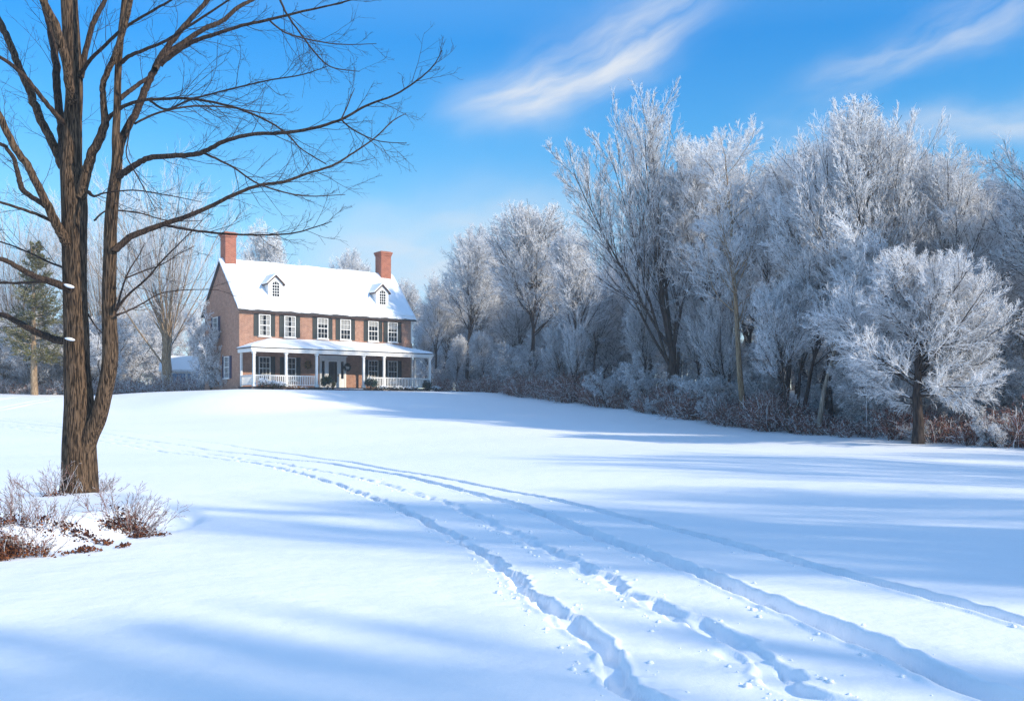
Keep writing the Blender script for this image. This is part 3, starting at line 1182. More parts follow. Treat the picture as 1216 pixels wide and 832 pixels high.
def proto(name, kind, H, seed, barkm, twig_mats, twig_p, fine=1.0, wide=1.0):
    """builds two meshes: trunk (with its limbs) and crown (frosted twigs)"""
    rng = np.random.default_rng(seed)
    TK, TW = Tubes(), Tubes()
    env = {'oval': (H * .62, H * .40, H * .25 * wide), 'dome': (H * .50, H * .475, H * .53 * wide)}.get(kind)
    bump = norm(rng.normal(0, 1, (14, 3)))
    amp = rng.uniform(-.10, .12, 14)

    def tw(P, R):
        if env is not None:         # crown outline: a lumpy ellipsoid
            tip = (P[:, -1] - np.array([0, 0, env[0]])) / np.array([env[2], env[2], env[1]])
            r = np.linalg.norm(tip, axis=1)
            g = (np.clip(norm(tip) @ bump.T, 0, 1) ** 5) @ amp
            ok = r < 1.0 + g + rng.normal(0, .025, len(P))
            P, R = P[ok], R[ok]
            if not len(P):
                return
        mi = rng.choice(len(twig_mats), len(P), p=twig_p)
        TW.add(P, R, 3, mi)

    if kind == 'oval':          # one leader, ascending limbs
        K = 12
        P0 = walk(np.zeros((1, 3)), np.array([[0, 0, 1.]]), np.array([H * .80]), K, .1, .055, rng)
        R0 = taper(np.array([H * .013]), [H * .0012], K, .8)
        R0[:, 0] *= 1.35
        TK.add(P0, R0, 8)
        s, d, L, rp = spawn(P0, R0, np.array([H]), 40, .36, .995, R_(14), R_(50), .40 * wide, .62, rng)
        L = np.clip(to_shell(s[:, 2], d, H * .62, H * .375, H * .235 * wide), .5, H * .5) * rng.uniform(.70, .98, len(s))
        P1 = walk(s, d, L, 7, .40, .07, rng)
        R1 = taper(np.minimum(rp * .55, .02 + L * .011), np.full(len(L), .010), 7)
        TK.add(P1, R1, 5)
        n2_, n3, n4 = (11, 9, 8) if name != 'sparse' else (6, 4, 3)
    elif kind == 'fan':         # several stems from a short bole, spreading like a fan
        K = 12
        ns = 9
        bole = np.array([[[0, 0, -.2], [0.03, 0, 1.2], [0, .03, 2.6], [0.05, 0, 4.0]]])
        TK.add(bole, np.array([[.46, .34, .29, .20]]), 9)
        ang = np.array([-36, -28, -20, -13.5, -8, -3.5, 0.5, 5, 10]) if name == 'fan' else np.linspace(-22, 20, ns) + rng.normal(0, 2.5, ns)
        dep = rng.normal(0, 9, ns)
        d = norm(np.stack([np.tan(np.radians(ang)), np.tan(np.radians(dep)), np.ones(ns)], -1))
        st = np.stack([np.zeros(ns), np.zeros(ns), rng.uniform(2.2, 3.9, ns)], -1)
        L = (H - 3.6) * (np.array([.80, .84, .86, .90, .93, .97, .96, .92, .80]) if name == 'fan' else rng.uniform(.84, .95, ns) * (1 - .25 * np.abs(np.radians(ang))))
        P0 = walk(st, d, L, K, .22, .03, rng)
        R0 = taper(rng.uniform(.08, .14, ns), np.full(ns, .018), K, .9)
        TK.add(P0, R0, 6)
        s, d, L, rp = spawn(P0, R0, L, 18, .22, .99, R_(14), R_(36), .34, .42, rng)
        P1 = walk(s, d, L, 7, .35, .06, rng)
        R1 = taper(np.minimum(rp * .5, .05), np.full(len(L), .010), 7)
        TK.add(P1, R1, 4)
        n2_, n3, n4 = (8, 7, 5) if name == 'fan' else (9, 8, 6)
    elif kind == 'dome':        # open-grown, short trunk, wide dome to the ground
        bole = np.array([[[0, 0, -.2], [.02, 0, .8], [-.03, .02, 1.7], [.02, 0, 2.6], [0, 0, H * .55]]])
        R0 = np.array([[.24, .19, .17, .13, .07]]) * H / 7.6
        TK.add(bole, R0, 8)
        n = 46
        z = rng.uniform(.19, .54, n) * H
        a = np.arange(n) * 2.4 + rng.normal(0, .3, n)
        elv = np.radians(np.clip(np.interp(z / H, [.22, .54], [6, 74]) + rng.normal(0, 13, n), -4, 86))
        d = np.stack([np.cos(a) * np.cos(elv), np.sin(a) * np.cos(elv), np.sin(elv)], -1)
        L = np.clip(to_shell(z, d, H * .50, H * .46, H * .50 * wide), .8, H * .7) * rng.uniform(.68, .95, n)
        P1 = walk(np.stack([0 * z, 0 * z, z], -1), d, L, 8, .22, .07, rng)
        R1 = taper(np.full(n, .045 * H / 7.6), np.full(n, .010), 8)
        TK.add(P1, R1, 5)
        n2_, n3, n4 = 15, 11, 9
    elif kind == 'under':       # understory: several arching stems
        ns = 7
        a = rng.uniform(0, 6.28, ns)
        d = norm(np.stack([np.cos(a) * .45, np.sin(a) * .45, np.ones(ns)], -1))
        L = H * rng.uniform(.7, 1.05, ns)
        P0 = walk(np.stack([np.cos(a) * .12, np.sin(a) * .12, 0 * a - .1], -1), d, L, 9, -.25, .07, rng)
        R0 = taper(rng.uniform(.04, .07, ns), np.full(ns, .010), 9)
        TK.add(P0, R0, 5)
        s, d, L, rp = spawn(P0, R0, L, 10, .15, .98, R_(30), R_(70), .40, .45, rng)
        P1 = walk(s, d, L, 5, .0, .12, rng)
        R1 = taper(np.minimum(rp * .6, .03), np.full(len(L), .010), 5)
        TK.add(P1, R1, 4)
        n2_, n3, n4 = 8, 8, 6
    elif kind == 'tufts':       # tall thin tree with plume-like clumps at the top
        K = 12
        P0 = walk(np.zeros((1, 3)), np.array([[0.02, 0, 1.]]), np.array([H * .96]), K, .1, .05, rng)
        R0 = taper(np.array([H * .013]), [H * .0015], K, .9)
        TK.add(P0, R0, 8)
        s, d, L, rp = spawn(P0, R0, np.array([H]), 26, .30, .98, R_(28), R_(55), .27, .30, rng)
        P1 = walk(s, d, L, 6, .45, .12, rng)
        R1 = taper(np.minimum(rp * .6, .05), np.full(len(L), .012), 6)
        TK.add(P1, R1, 5)
        n2_, n3, n4 = 10, 9, 9
    elif kind == 'willow':      # stout shaggy bole, many whippy upright shoots
        bole = np.array([[[0, 0, -.2], [.1, 0, 1.5], [-.05, .1, 3.2], [.1, 0, 5.0], [0, 0, 6.6]]])
        TK.add(bole, np.array([[.55, .45, .42, .40, .22]]), 9)
        ns = 34
        z = rng.uniform(2.2, 6.4, ns)
        a = rng.uniform(0, 6.28, ns)
        elv = np.radians(rng.uniform(54, 86, ns))
        d = np.stack([np.cos(a) * np.cos(elv), np.sin(a) * np.cos(elv), np.sin(elv)], -1)
        L = (H - z) * rng.uniform(.65, 1.0, ns)
        P1 = walk(np.stack([0 * z, 0 * z, z], -1), d, L, 8, .25, .05, rng)
        R1 = taper(rng.uniform(.05, .11, ns), np.full(ns, .010), 8)
        TK.add(P1, R1, 5)
        n2_, n3, n4 = 11, 7, 4
    keep = P1[:, :, 2].min(1) > .05
    P1, R1 = P1[keep], R1[keep]
    L1 = np.linalg.norm(np.diff(P1, axis=1), axis=2).sum(1)
    wig = .075 if kind not in ('fan', 'willow') else .05
    a0, a1 = (R_(20), R_(48)) if kind not in ('fan', 'willow') else (R_(14), R_(36))
    if kind == 'under':
        a0, a1 = R_(25), R_(60)
    up = {'oval': .25, 'fan': .35, 'dome': .12, 'under': -.10, 'tufts': .35, 'willow': .25}[kind]
    s, d, L, rp = spawn(P1, R1, L1, n2_, .10, .99, a0, a1, .50, .50, rng, .2)
    L = np.maximum(L, .45)
    P2 = walk(s, d, L, 5, up, wig, rng)
    R2 = taper(np.minimum(rp * .6, .022), np.full(len(L), .009), 5)
    TK.add(P2[: len(P2) // 2], R2[: len(P2) // 2], 3)
    tw(P2[len(P2) // 2:], R2[len(P2) // 2:])
    s, d, L, rp = spawn(P2, R2, L, n3, .10, .99, a0, a1, .50, .42, rng)
    P3 = walk(s, d, np.maximum(L, .22), 3, up * .6, wig * 1.3, rng)
    R3 = taper(np.full(len(L), .0085 * fine), np.full(len(L), .0062 * fine), 3)
    tw(P3, R3)
    s, d, L, rp = spawn(P3, R3, np.maximum(L, .22), n4, .10, .99, a0, a1 * 1.15, .55, .3, rng)
    L = np.clip(L, .16, .55)
    P4 = walk(s, d, L, 2, up * .4, wig * 1.5, rng)
    R4 = taper(np.full(len(L), .0078 * fine), np.full(len(L), .0048 * fine), 2)
    tw(P4, R4)
    trunk = TK.mesh(name + '_trunk', [barkm])
    crown = TW.mesh(name + '_crown', twig_mats)
    top = float(np.percentile(np.concatenate([v[:, 2] for v in TW.V]), 99.9))
    return trunk, crown, top


FR = [M['frost'], M['frost_warm'], M['twig'], M['twig_dark']]
PR = {}
PR['oval_a'] = proto('oval', 'oval', 15, 1, M['bark'], FR, [.80, .12, .05, .03])
PR['oval_b'] = proto('oval', 'oval', 15, 2, M['bark'], FR, [.80, .12, .05, .03], 1.0, .88)
PR['oval_c'] = proto('oval', 'oval', 13, 3, M['bark'], FR, [.70, .17, .08, .05], 1.0, 1.15)
PR['fan'] = proto('fan', 'fan', 19, 4, M['bark'], FR, [.60, .22, .10, .08], .85)
PR['fan_b'] = proto('fan', 'fan', 17, 14, M['bark'], FR, [.76, .15, .06, .03], .95)
PR['dome'] = proto('dome', 'dome', 7.6, 5, M['bark'], FR, [.80, .12, .05, .03], .72)
PR['under_a'] = proto('under', 'under', 4.5, 6, M['bark'], FR, [.70, .14, .10, .06])
PR['under_b'] = proto('under', 'under', 5.5, 7, M['bark'], FR, [.62, .16, .14, .08])
PR['tufts'] = proto('tufts', 'tufts', 17, 8, M['bark_tan'], FR, [.86, .1, .03, .01], 1.15)
PR['willow'] = proto('willow', 'willow', 19, 9, M['bark_tan'], [M['frost_warm'], M['twig'], M['frost']], [.34, .12, .54], .85)
PR['sparse'] = proto('sparse', 'oval', 15, 21, M['bark'], [M['twig'], M['frost_warm']], [.6, .4], .9, 1.1)
PR['birch'] = proto('birch', 'oval', 9, 10, M['bark_pale'], FR, [.86, .1, .03, .01], 1.0, 1.2)


def plant(kind, px, depth, H, rz, label, cat='tree', group=None, name='frosted_tree', wide=1.0, x=None):
    tr, cr, H0 = PR[kind]
    p = at(px, depth) if x is None else Vector((x, depth, tz(x, depth)))
    s = H / H0
    e = empty(name, p, rz, label, cat, group)
    e.scale = (s * wide, s * wide, s)
    link('trunk', tr, e)
    link('crown', cr, e)
    return e


def HH(px, depth, ytop):
    """height that puts the top of a tree at a row of the photo"""
    return EYE + (HY - ytop) / FPX * depth - tz((px - CX) / FPX * depth, depth)


# the wood's edge, as distance along each direction
TLP = np.array([500, 510, 600, 700, 800, 900, 1000, 1100, 1216, 1300, 1400], float)
TLD = np.array([88, 86, 76, 66.5, 57.5, 49.5, 44.5, 40.5, 37.0, 34.5, 32.5], float)


def edge(px):
    return float(np.interp(px, TLP, TLD))


G1 = 'frosted trees of the wood'
plant('fan', 798, 60.5, HH(798, 60.5, 96), .1, 'tall fan shaped tree with many bare brown stems rising above the wood', wide=1.0)
plant('tufts', 884, 53.5, HH(884, 53.5, 120), 1.0, 'tall slender tree with tan trunk and white frosted plumes at its top', wide=.95)
plant('oval_a', 985, 49.5, HH(985, 49.5, 122), 2.0, 'tall frosted tree with rounded white crown, right of the tan trunked one', wide=1.0)
plant('fan_b', 1052, 48.0, HH(1052, 48, 113), .5, 'tall frosted tree with forked dark stems, behind the white dome shaped tree', wide=.95)
plant('oval_b', 1150, 46.0, HH(1150, 46, 166), 3.0, 'frosted tree with pale crown, third big crown from the right edge', wide=1.0)
plant('oval_c', 1235, 42.5, HH(1235, 42.5, 150), 1.2, 'frosted tree at the right edge of the photo, half in shade')
plant('dome', 1090, 39.3, HH(1090, 39.3, 296), .4, 'broad white dome shaped frosted tree standing out in front of the wood', wide=1.0, name='dome_tree')
plant('birch', 972, 45.8, HH(972, 45.8, 255), 2.5, 'pale barked slender tree leaning out at the wood edge', name='pale_tree')
plant('oval_c', 940, 47.0, HH(940, 47, 330), 4.2, 'smaller frosted tree with several dark stems beside the pale barked tree')
plant('oval_c', 625, 79, HH(625, 79, 246), .8, 'dark stemmed frosted tree above the middle of the low wood', wide=1.1)
plant('oval_a', 555, 88, HH(555, 88, 268), 1.9, 'frosted tree just right of the house, edge of the wood')
plant('oval_b', 520, 93, HH(520, 93, 322), 2.2, 'small frosted tree behind the right end of the porch')
plant('oval_b', 690, 72, HH(690, 72, 262), 2.9, 'frosted tree between the dark stemmed one and the tall fan')
plant('oval_a', 848, 60, HH(848, 60, 160), 5.1, 'frosted tree crowded between the tall fan and the tan trunk')
plant('oval_b', 930, 55, HH(930, 55, 168), 5.6, 'frosted tree filling the gap behind the tan trunked tree')

rng = np.random.default_rng(77)
SKX = [500, 540, 570, 620, 680, 720, 760, 830, 880, 930, 990, 1060, 1110, 1160, 1216, 1300, 1400]
SKY = [335, 300, 280, 262, 268, 268, 250, 215, 185, 175, 150, 150, 178, 185, 170, 155, 150]
pts = []
tries = 0
while len(pts) < 72 and tries < 6000:
    tries += 1
    px = rng.uniform(505, 1330)
    back = rng.uniform(1.5, 42) ** 1.0
    d = edge(px) + back
    x = (px - CX) / FPX * d
    ms = 3.6 if back < 10 else 4.4
    if all((x - q[0]) ** 2 + (d - q[1]) ** 2 > ms * ms for q in pts):
        pts.append((x, d, px, back))
kinds = ['oval_a', 'oval_b', 'oval_c', 'oval_c', 'fan_b', 'oval_b']
for i, (x, d, px, back) in enumerate(pts):
    st = float(np.interp(px, SKX, SKY))
    front = back < 9
    yt = st + (rng.uniform(45, 170) if front else rng.uniform(12, 70))
    H = float(np.clip(HH(px, d, yt), 5, 26))
    k = kinds[int(rng.integers(0, len(kinds)))]
    plant(k, px, d, H, rng.uniform(0, 6.28), 'bare frosted tree in the front rows of the wood, among the undergrowth' if front else
          'bare frosted tree deep in the wood, behind the front rows', group='front rows of the frosted wood' if front else 'deep rows of the frosted wood')
# understory
for i in range(36):
    px = rng.uniform(515, 1310)
    back = rng.uniform(1.5, 16)
    d = edge(px) + back
    H = rng.uniform(2.2, 4.4)
    plant('under_a' if rng.random() < .5 else 'under_b', px, d, H, rng.uniform(0, 6.28),
          'frosted shrub with arching stems under the trees of the wood', 'shrub', 'frosted shrubs under the trees', 'frosted_shrub')

for i in range(46):
    px = rng.uniform(500, 1300)
    back = rng.uniform(16, 62)
    plant('under_a' if rng.random() < .5 else 'under_b', px, edge(px) + back, rng.uniform(5.5, 8.5), rng.uniform(0, 6.28),
          'tall frosted shrub far back between the trunks of the wood', 'shrub', 'tall frosted shrubs far back in the wood', 'frosted_shrub')
for i in range(26):
    px = 440 + i * 22 + rng.uniform(-6, 6)
    d = edge(px) + rng.uniform(44, 60)
    plant(['oval_a', 'oval_b', 'oval_c'][i % 3], px, d, HH(px, d, float(np.interp(px, SKX, SKY)) + rng.uniform(45, 95)), rng.uniform(0, 6.28),
          'bare frosted tree deep in the wood, behind the front rows', group='deep rows of the frosted wood')
# trees to the left of and behind the house
plant('willow', 198, 82.0, HH(198, 82.0, 186), .3, 'big shaggy pale tree with upright shoots left of the brick house', name='willow_tree', wide=1.0)
plant('willow', 120, 104, HH(120, 104, 225), 2.0, 'pale whippy tree behind the two big near trunks', name='willow_tree')
plant('willow', 20, 108, HH(20, 108, 215), 4.0, 'pale whippy tree behind the evergreen at the far left', name='willow_tree')
plant('oval_b', 300, 118, HH(300, 118, 262), 1.0, 'pale frosted tree rising behind the left chimney')
plant('oval_a', 405, 112, HH(405, 112, 296), 2.3, 'frosted tree showing above the middle of the snowy roof')
plant('oval_b', 365, 122, HH(365, 122, 312), 2.9, 'faint frosted tree low behind the snowy roof, left of its neighbour')
plant('oval_a', 470, 110, HH(470, 110, 330), 3.3, 'frosted tree behind the right chimney')
GL = 'frosted shrubs left of the house'
for i in range(44):
    px = rng.uniform(-40, 268)
    d = rng.uniform(83, 104)
    if 165 < px < 262 and d < 93:
        continue
    plant('under_a' if rng.random() < .5 else 'under_b', px, d, rng.uniform(4.0, 8.0) * (1 if px < 190 else .75), rng.uniform(0, 6.28),
          'pale frosted shrub in the thicket left of the house', 'shrub', GL, 'frosted_shrub')
for px, d, H, lab in ((252, 76.0, 6.6, 'frosted bush with long arching twigs rising against the brick gable wall'),
                      (259, 75.5, 2.6, 'frosted shrub with arching twigs in front of the brick gable wall'),
                      (268, 74.3, 1.6, 'low purple grey shrub at the foot of the gable wall'),
                      (243, 80.5, 1.6, 'frosted shrub between the blue shed and the gable wall')):
    plant('under_b', px, d, H, px, lab, 'shrub', None, 'frosted_shrub', wide=.62 if H > 5 else .9)
for i in range(16):
    px = -60 + i * 30 + rng.uniform(-8, 8)
    d = rng.uniform(112, 135)
    plant(['oval_a', 'oval_b', 'oval_c'][i % 3], px, d, HH(px, d, rng.uniform(330, 385)), rng.uniform(0, 6.28),
          'bare frosted tree in the far row beyond the thicket', group='far frosted trees beyond the thicket')


# evergreen
def evergreen():
    p = at(41, 80)
    H = HH(41, 80, 288)
    rng = np.random.default_rng(5)
    e = empty('pine_tree', p, 0, 'olive green pine with drooping frosted boughs at the far left', 'tree')
    T = Tubes()
    P0 = walk(np.zeros((1, 3)), np.array([[0, 0, 1.]]), np.array([H]), 8, .1, .02, rng)
    P0[:, :, 2] -= .2
    R0 = taper(np.array([.30]), [.03], 8)
    T.add(P0, R0, 9)
    n = 150
    z = H * (.24 + .74 * rng.random(n) ** 1.1)
    a = rng.uniform(0, 6.28, n)
    L = (1 - (z / H - .22) / .80) ** .75 * 2.5 * rng.uniform(.55, 1.15, n) + .25
    elv = np.radians(np.interp(z / H, [.2, 1], [-6, 40]) + rng.normal(0, 7, n))
    d = np.stack([np.cos(a) * np.cos(elv), np.sin(a) * np.cos(elv), np.sin(elv)], -1)
    P1 = walk(np.stack([0 * z, 0 * z, z], -1), d, L, 6, .12, .06, rng)
    R1 = taper(np.full(n, .035), np.full(n, .008), 6)
    T.add(P1, R1, 4)
    link('trunk', T.mesh('pine_trunk', [M['bark_tan']]), e)
    s, d, L2, rp = spawn(P1, R1, L, 16, .16, 1, R_(25), R_(60), .38, .45, rng, .5)
    P2 = walk(s, d, L2, 3, .1, .1, rng)
    R2 = taper(np.full(len(s), .010), np.full(len(s), .006), 3)
    W = Tubes()
    W.add(P2, R2, 3, rng.choice(3, len(P2), p=[.55, .35, .1]))
    s, d, L3, rp = spawn(P2, R2, np.maximum(L2, .3), 16, .1, 1, R_(25), R_(65), .38, .1, rng)
    P3 = walk(s, d, np.clip(L3, .10, .26), 2, .1, .1, rng)
    W.add(P3, taper(np.full(len(s), .016), np.full(len(s), .006), 2), 3, rng.choice(3, len(P3), p=[.62, .28, .10]))
    link('crown', W.mesh('pine_crown', [M['green_gold'], M['green_deep'], M['frost_warm']]), e)


evergreen()


# ------------------------------------------------------------------ undergrowth along the wood's edge and at the left
def undergrowth(name, xy, hmean, seed, mats, pr, fine=1.0, nb=4):
    rng = np.random.default_rng(seed)
    n = len(xy)
    base = np.concatenate([xy, terrain(xy[:, 0], xy[:, 1])[:, None] - .03], 1)
    d = norm(np.stack([rng.normal(0, .45, n), rng.normal(0, .45, n), np.ones(n)], -1))
    L = hmean * rng.uniform(.45, 1.35, n)
    q = xy[:, 0] / xy[:, 1] * FPX + CX
    L *= .42 + .85 * vnoise(q * .045 + 2.7, 3) * vnoise(q * .013, 4) ** .5 + .25 * vnoise(q * .21, 5)
    L *= np.where(q > 940, .72, 1.0)
    P = walk(base, d, L, 4, -.25, .12, rng)
    T = Tubes()
    mi = rng.choice(len(mats), n, p=pr)
    R0 = taper(np.full(n, .012 * fine), np.full(n, .007 * fine), 4)
    T.add(P, R0, 3, mi)
    s, dd, l2, rp = spawn(P, R0, L, nb, .2, 1, R_(25), R_(65), .45, .3, rng)
    P2 = walk(s, dd, l2, 2, -.05, .15, rng)
    m2 = rng.choice(len(mats), len(P2), p=pr)
    R2 = taper(np.full(len(s), .009 * fine), np.full(len(s), .006 * fine), 2)
    T.add(P2, R2, 3, m2)
    s, dd, l3, rp = spawn(P2, R2, l2, 4, .2, 1, R_(25), R_(65), .5, .3, rng)
    P3 = walk(s, dd, np.clip(l3, .08, .4), 2, 0, .15, rng)
    T.add(P3, taper(np.full(len(s), .008 * fine), np.full(len(s), .006 * fine), 2), 3, rng.choice(len(mats), len(P3), p=pr))
    o = link(name, T.mesh(name, mats))
    tag(o, kind='stuff')
    return o


def strip(n, px0, px1, b0, b1, seed):
    rng = np.random.default_rng(seed)
    px = rng.uniform(px0, px1, n)
    px = px[(px < 940) | (rng.random(n) < .62)]
    n = len(px)
    # clumped
    px = px + 9 * np.sin(px * .21) + 5 * np.sin(px * .57)
    d = np.interp(px, TLP, TLD) + b0 + (b1 - b0) * rng.random(n) ** 1.5 + .5 * np.sin(px * .13)
    return np.stack([(px - CX) / FPX * d, d], -1)


UM = [M['twig_red'], M['twig'], M['frost'], M['twig_dark'], M['frost_warm']]
tag(undergrowth('undergrowth', strip(8000, 515, 1340, -.7, 5.0, 3), 1.25, 4, UM, [.46, .18, .14, .12, .10]),
    'russet bramble thicket dusted with frost along the edge of the wood', 'undergrowth')
rr = np.random.default_rng(9)
pxs = rr.uniform(-60, 272, 3600)
ds = 80 + 5 * rr.random(3600) ** 1.3 + (pxs < 120) * 2
keep_ = (pxs < 196) | (pxs > 240) | (rr.random(3600) < .35)
pxs, ds = pxs[keep_], np.where((pxs[keep_] > 190) & (pxs[keep_] < 245), np.minimum(ds[keep_], 82.5), ds[keep_])
tag(undergrowth('undergrowth', np.stack([(pxs - CX) / FPX * ds, ds], -1), 1.25, 8, UM, [.30, .22, .22, .06, .20], 1.1),
    'tangled frosted brush along the far side of the field left of the house', 'undergrowth')
for px, off, H, k, lab in ((1182, -.9, 1.5, 'under_a', 'small white frosted bush at the lower right wood edge'),
                           (1085, -1.4, .9, 'under_b', 'low tan bush in front of the dome shaped tree trunk'),
                           (775, -.8, 1.2, 'under_a', 'low white frosted bush spilling onto the field below the tall fan tree'),
                           (722, -.2, 3.0, 'under_b', 'pinkish frosted shrub at the wood edge left of the tall fan tree'),
                           (845, -.3, 1.6, 'under_b', 'brown frosted shrub at the foot of the tan trunked tree')):
    plant(k, px, edge(px) + off, H, px * .1, lab, 'shrub', None, 'edge_shrub')

# metal pole at the wood's edge
p = at(1029, edge(1029) - .3)
e = empty('metal_pole', p, 0, 'thin grey metal pole standing upright at the wood edge', 'pole')
T = Tubes()
T.add(np.array([[[0, 0, -.2], [0, 0, 1.2], [.01, 0, 2.5]]]), np.array([[.03, .03, .028]]), 10)
link('shaft', T.mesh('shaft', [M['metal']]), e)
T = Tubes()
T.add(np.array([[[.01, 0, 2.5], [.01, 0, 2.53], [.01, 0, 2.56]]]), np.array([[.045, .045, .005]]), 10)
link('cap', T.mesh('cap', [M['snow']]), e)

# ------------------------------------------------------------------ the big near tree
TD = 16.0
tree_base = at(94.5, TD)
near = empty('bare_tree', tree_base, 0, 'large bare brown tree with two trunks and snow on its lowest limbs', 'tree')
PXM = TD / FPX


def catmull(P, n):
    P = np.asarray(P, float)
    t = np.arange(len(P))
    q = np.linspace(0, len(P) - 1, n)
    i = np.clip(q.astype(int), 0, len(P) - 2)
    f = (q - i)[:, None]
    p0 = P[np.maximum(i - 1, 0)]
    p1 = P[i]
    p2 = P[i + 1]
    p3 = P[np.minimum(i + 2, len(P) - 1)]
    return .5 * ((2 * p1) + (-p0 + p2) * f + (2 * p0 - 5 * p1 + 4 * p2 - p3) * f ** 2 + (-p0 + 3 * p1 - 3 * p2 + p3) * f ** 3)


def limb_line(pts, dep0, dep1, n):
    """pts: (column, row, width) in the photo; the limb runs from distance TD+dep0 to TD+dep1"""
    q = catmull(pts, n)
    t = np.linspace(0, 1, n)
    d = TD + dep0 + (dep1 - dep0) * t
    P = np.stack([(q[:, 0] - CX) / FPX * d, d, EYE + (HY - q[:, 1]) / FPX * d], -1) - np.array(tree_base)
    R = np.maximum(q[:, 2], .5) / 2 * d / FPX
    return P, R


def ridged(P, R, S, seed, amp=.05, flare=False):
    """a trunk tube with uneven, furrowed section"""
    V, F, _ = tubes(P[None], R[None], S)
    n = len(P)
    V = V.reshape(n, S, 3)
    a = np.arange(S) * 2 * np.pi / S
    rs = np.random.default_rng(seed)
    z = np.arange(n)[:, None] * .13
    off = (np.sin(3 * a + z * .9 + seed) * .35 + np.sin(5 * a - z * .7 + 2 * seed) * .3 + np.sin(2 * a + z * .5) * .4) * amp
    fur = -np.abs(np.sin(a * S / 6.2 + np.sin(z * 1.3 + a * 2) * 1.1 + z * .15)) ** 3 * .035
    f = 1 + off + fur
    if flare:
        t = np.clip(1 - np.arange(n)[:, None] / (n * .10), 0, 1)
        f = f + t ** 2 * (.14 + .24 * np.maximum(np.sin(a * 3 + 1.3), 0))
    V = P[:, None, :] + (V - P[:, None, :]) * f[..., None]
    return V.reshape(-1, 3), F


MAIN = [(94.5, 600, 42), (94.5, 583, 41), (94.5, 560, 40), (94, 530, 38), (94, 480, 33.5), (91.5, 440, 30), (91, 400, 29), (89.5, 360, 28), (88.5, 320, 28), (88, 280, 29),
        (88, 245, 30), (86.5, 220, 28), (84.5, 195, 25), (86, 165, 22), (87, 140, 20), (88.5, 105, 19), (86, 60, 19), (83, 20, 19), (81, -20, 18), (79, -80, 15), (76, -150, 11), (74, -220, 5)]
SEC = [(98, 545, 22), (106, 518, 21), (116, 497, 19), (123, 470, 18), (129, 440, 18), (131, 415, 18), (130, 380, 17), (130, 340, 16), (131, 300, 15.5), (131.5, 270, 15), (134, 235, 14.5),
       (138, 205, 13), (139, 185, 12), (137.5, 165, 9.5), (139, 130, 8.5), (140, 90, 8), (142, 60, 7.5), (146, 20, 7), (151, -30, 6), (155, -90, 4), (158, -140, 2)]
P, R = limb_line(MAIN, 0, .2, 150)
V, F = ridged(P, R, 64, 1, .05, True)
link('trunk', mesh_np('near_trunk', V, F, [M['bark_near']]), near)
P, R = limb_line(SEC, -.02, -.5, 110)
V, F = ridged(P, R, 44, 2, .05)
link('trunk', mesh_np('second_trunk', V, F, [M['bark_near']]), near)

